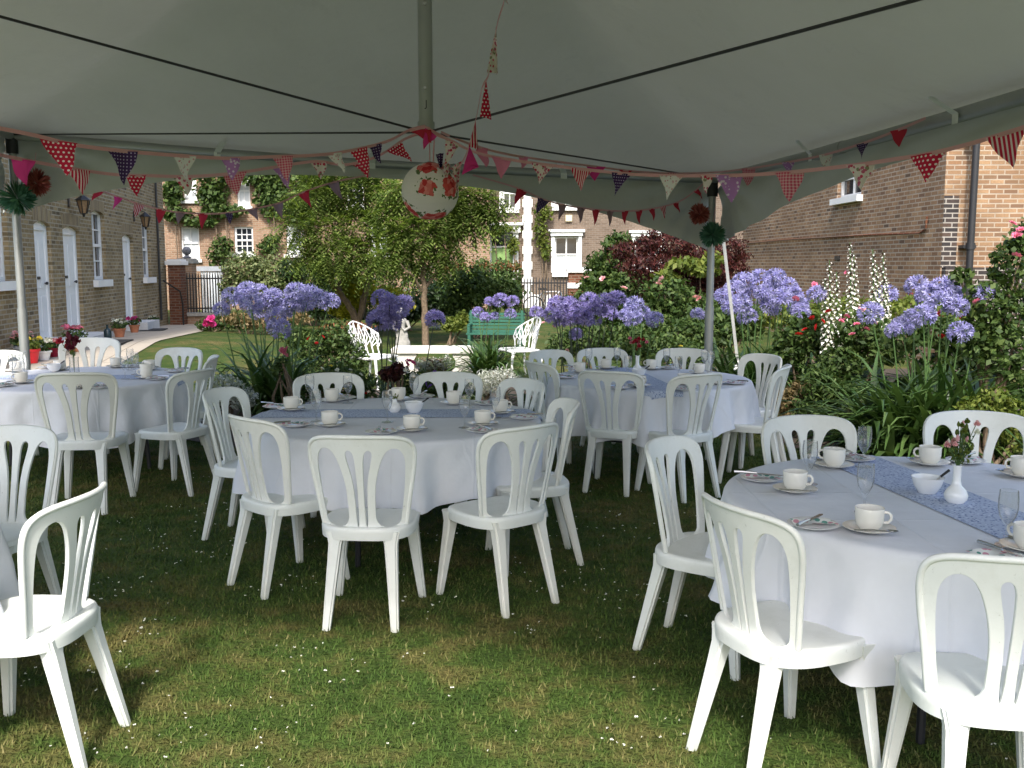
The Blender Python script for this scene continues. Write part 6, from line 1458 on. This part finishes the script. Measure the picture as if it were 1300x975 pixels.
vase('clear glass vase holding maroon flowers on the terrace table', 'T1', 95, 478, GP, 'glass', 'drooping dark maroon flowers in the clear glass vase', [(random.gauss(0, .03), random.gauss(0, .02), random.uniform(.17, .27), random.uniform(.03, .04), random.choice(['maroon', 'maroon', 'crimson']), random.choice(['bud', 'open'])) for _ in range(16)])
vase('slim white vase at the centre of the far pole table', 'T3', 809, 474, VP_, 'white_china', 'small bunch of dusky red flowers on the far pole table', [(random.gauss(0, .03), random.gauss(0, .02), random.uniform(.16, .24), random.uniform(.014, .022), random.choice(['crimson', 'pink', 'crimson']), 'open') for _ in range(12)])
vase('small round white vase by the sugar bowl on the middle table', 'T2', 501, 524, [(.001, 0), (.022, 0), (.034, .014), (.036, .03), (.026, .046), (.014, .054), (.013, .066), (.015, .07), (.011, .069)], 'white_china', 'tiny sprig of green leaves in the round white vase', [(.005, 0, .09, .008, 'green', 'bud'), (-.008, .004, .085, .007, 'white', 'bud')])
p = inside('T1', 24, 478); mb = MB(); mb.lathe([(.001, .003), (.045, 0), (.05, .02), (.048, .1), (.042, .15), (.046, .185), (.044, .186), (.04, .15), (.045, .1), (.046, .022), (.001, .012)], 28)
jg = thing('glass_jug', 'clear glass jug at the terrace edge of the terrace table', 'jug', (p.x, p.y, zt('T1', p))); mb.build('jug_body', M['glass'], jg); mb = MB(); mb.tube([(.044, 0, .165), (.075, 0, .15), (.08, 0, .09), (.05, 0, .04)], .006, 8); mb.build('handle', M['glass'], jg)

# ================================================================== grass blades and clover on the lawn (uncountable)
def grassmesh(n, x0, x1, y0, y1, h):
    X = rng.uniform(x0, x1, n); Y = y0 + (y1 - y0) * rng.random(n) ** 1.35
    keep = np.abs(X) < Y * .56 + .3; X, Y = X[keep], Y[keep]; n = len(X)
    a = rng.random(n) * 6.283; hh = h * (.45 + rng.random(n)); ln = hh * rng.uniform(.2, 1.3, n); wd = .0016 + .0018 * rng.random(n) + Y * .00016
    b = np.stack([X, Y, np.zeros(n)], 1); s = np.stack([-np.sin(a), np.cos(a), np.zeros(n)], 1) * wd[:, None]; t = b + np.stack([np.cos(a) * ln, np.sin(a) * ln, hh], 1)
    return np.stack([b - s, b + s, t], 1).reshape(-1, 3), np.arange(3 * n).reshape(n, 3)
V, FQ = grassmesh(320000, -5.2, 4.8, 2.4, 9.6, .017)
o = link('grass', npmesh('grass', V, FQ, M['blades'])); tag(o, 'short worn grass blades of the lawn', 'grass', kind='stuff')
# clover heads lie in drifts
cx0 = rng.uniform(-2.6, 2.4, 200); cy0 = 2.9 + 4.4 * rng.random(200); Vs = []
for k in range(200):
    m_ = rng.integers(1, 7)
    for _ in range(m_):
        c = Vector((cx0[k] + rng.normal() * .07, cy0[k] + rng.normal() * .09, .016 + .014 * rng.random())); r_ = .0025 + .003 * rng.random()
        for q in range(5):
            d = Vector(rand_dirs(1)[0]); d.z = abs(d.z); e = d.orthogonal().normalized(); Vs += [c, c + d * r_ + e * r_ * .6, c + d * r_ * 1.5, c + d * r_ - e * r_ * .6]
V = np.array([tuple(v) for v in Vs]); o = link('clover_flowers', npmesh('clover_flowers', V, np.arange(len(V)).reshape(-1, 4), M['fl_white'])); tag(o, 'tiny white clover flowers scattered in the lawn', 'clover', kind='stuff')
# strip the unused working duplicates of node materials
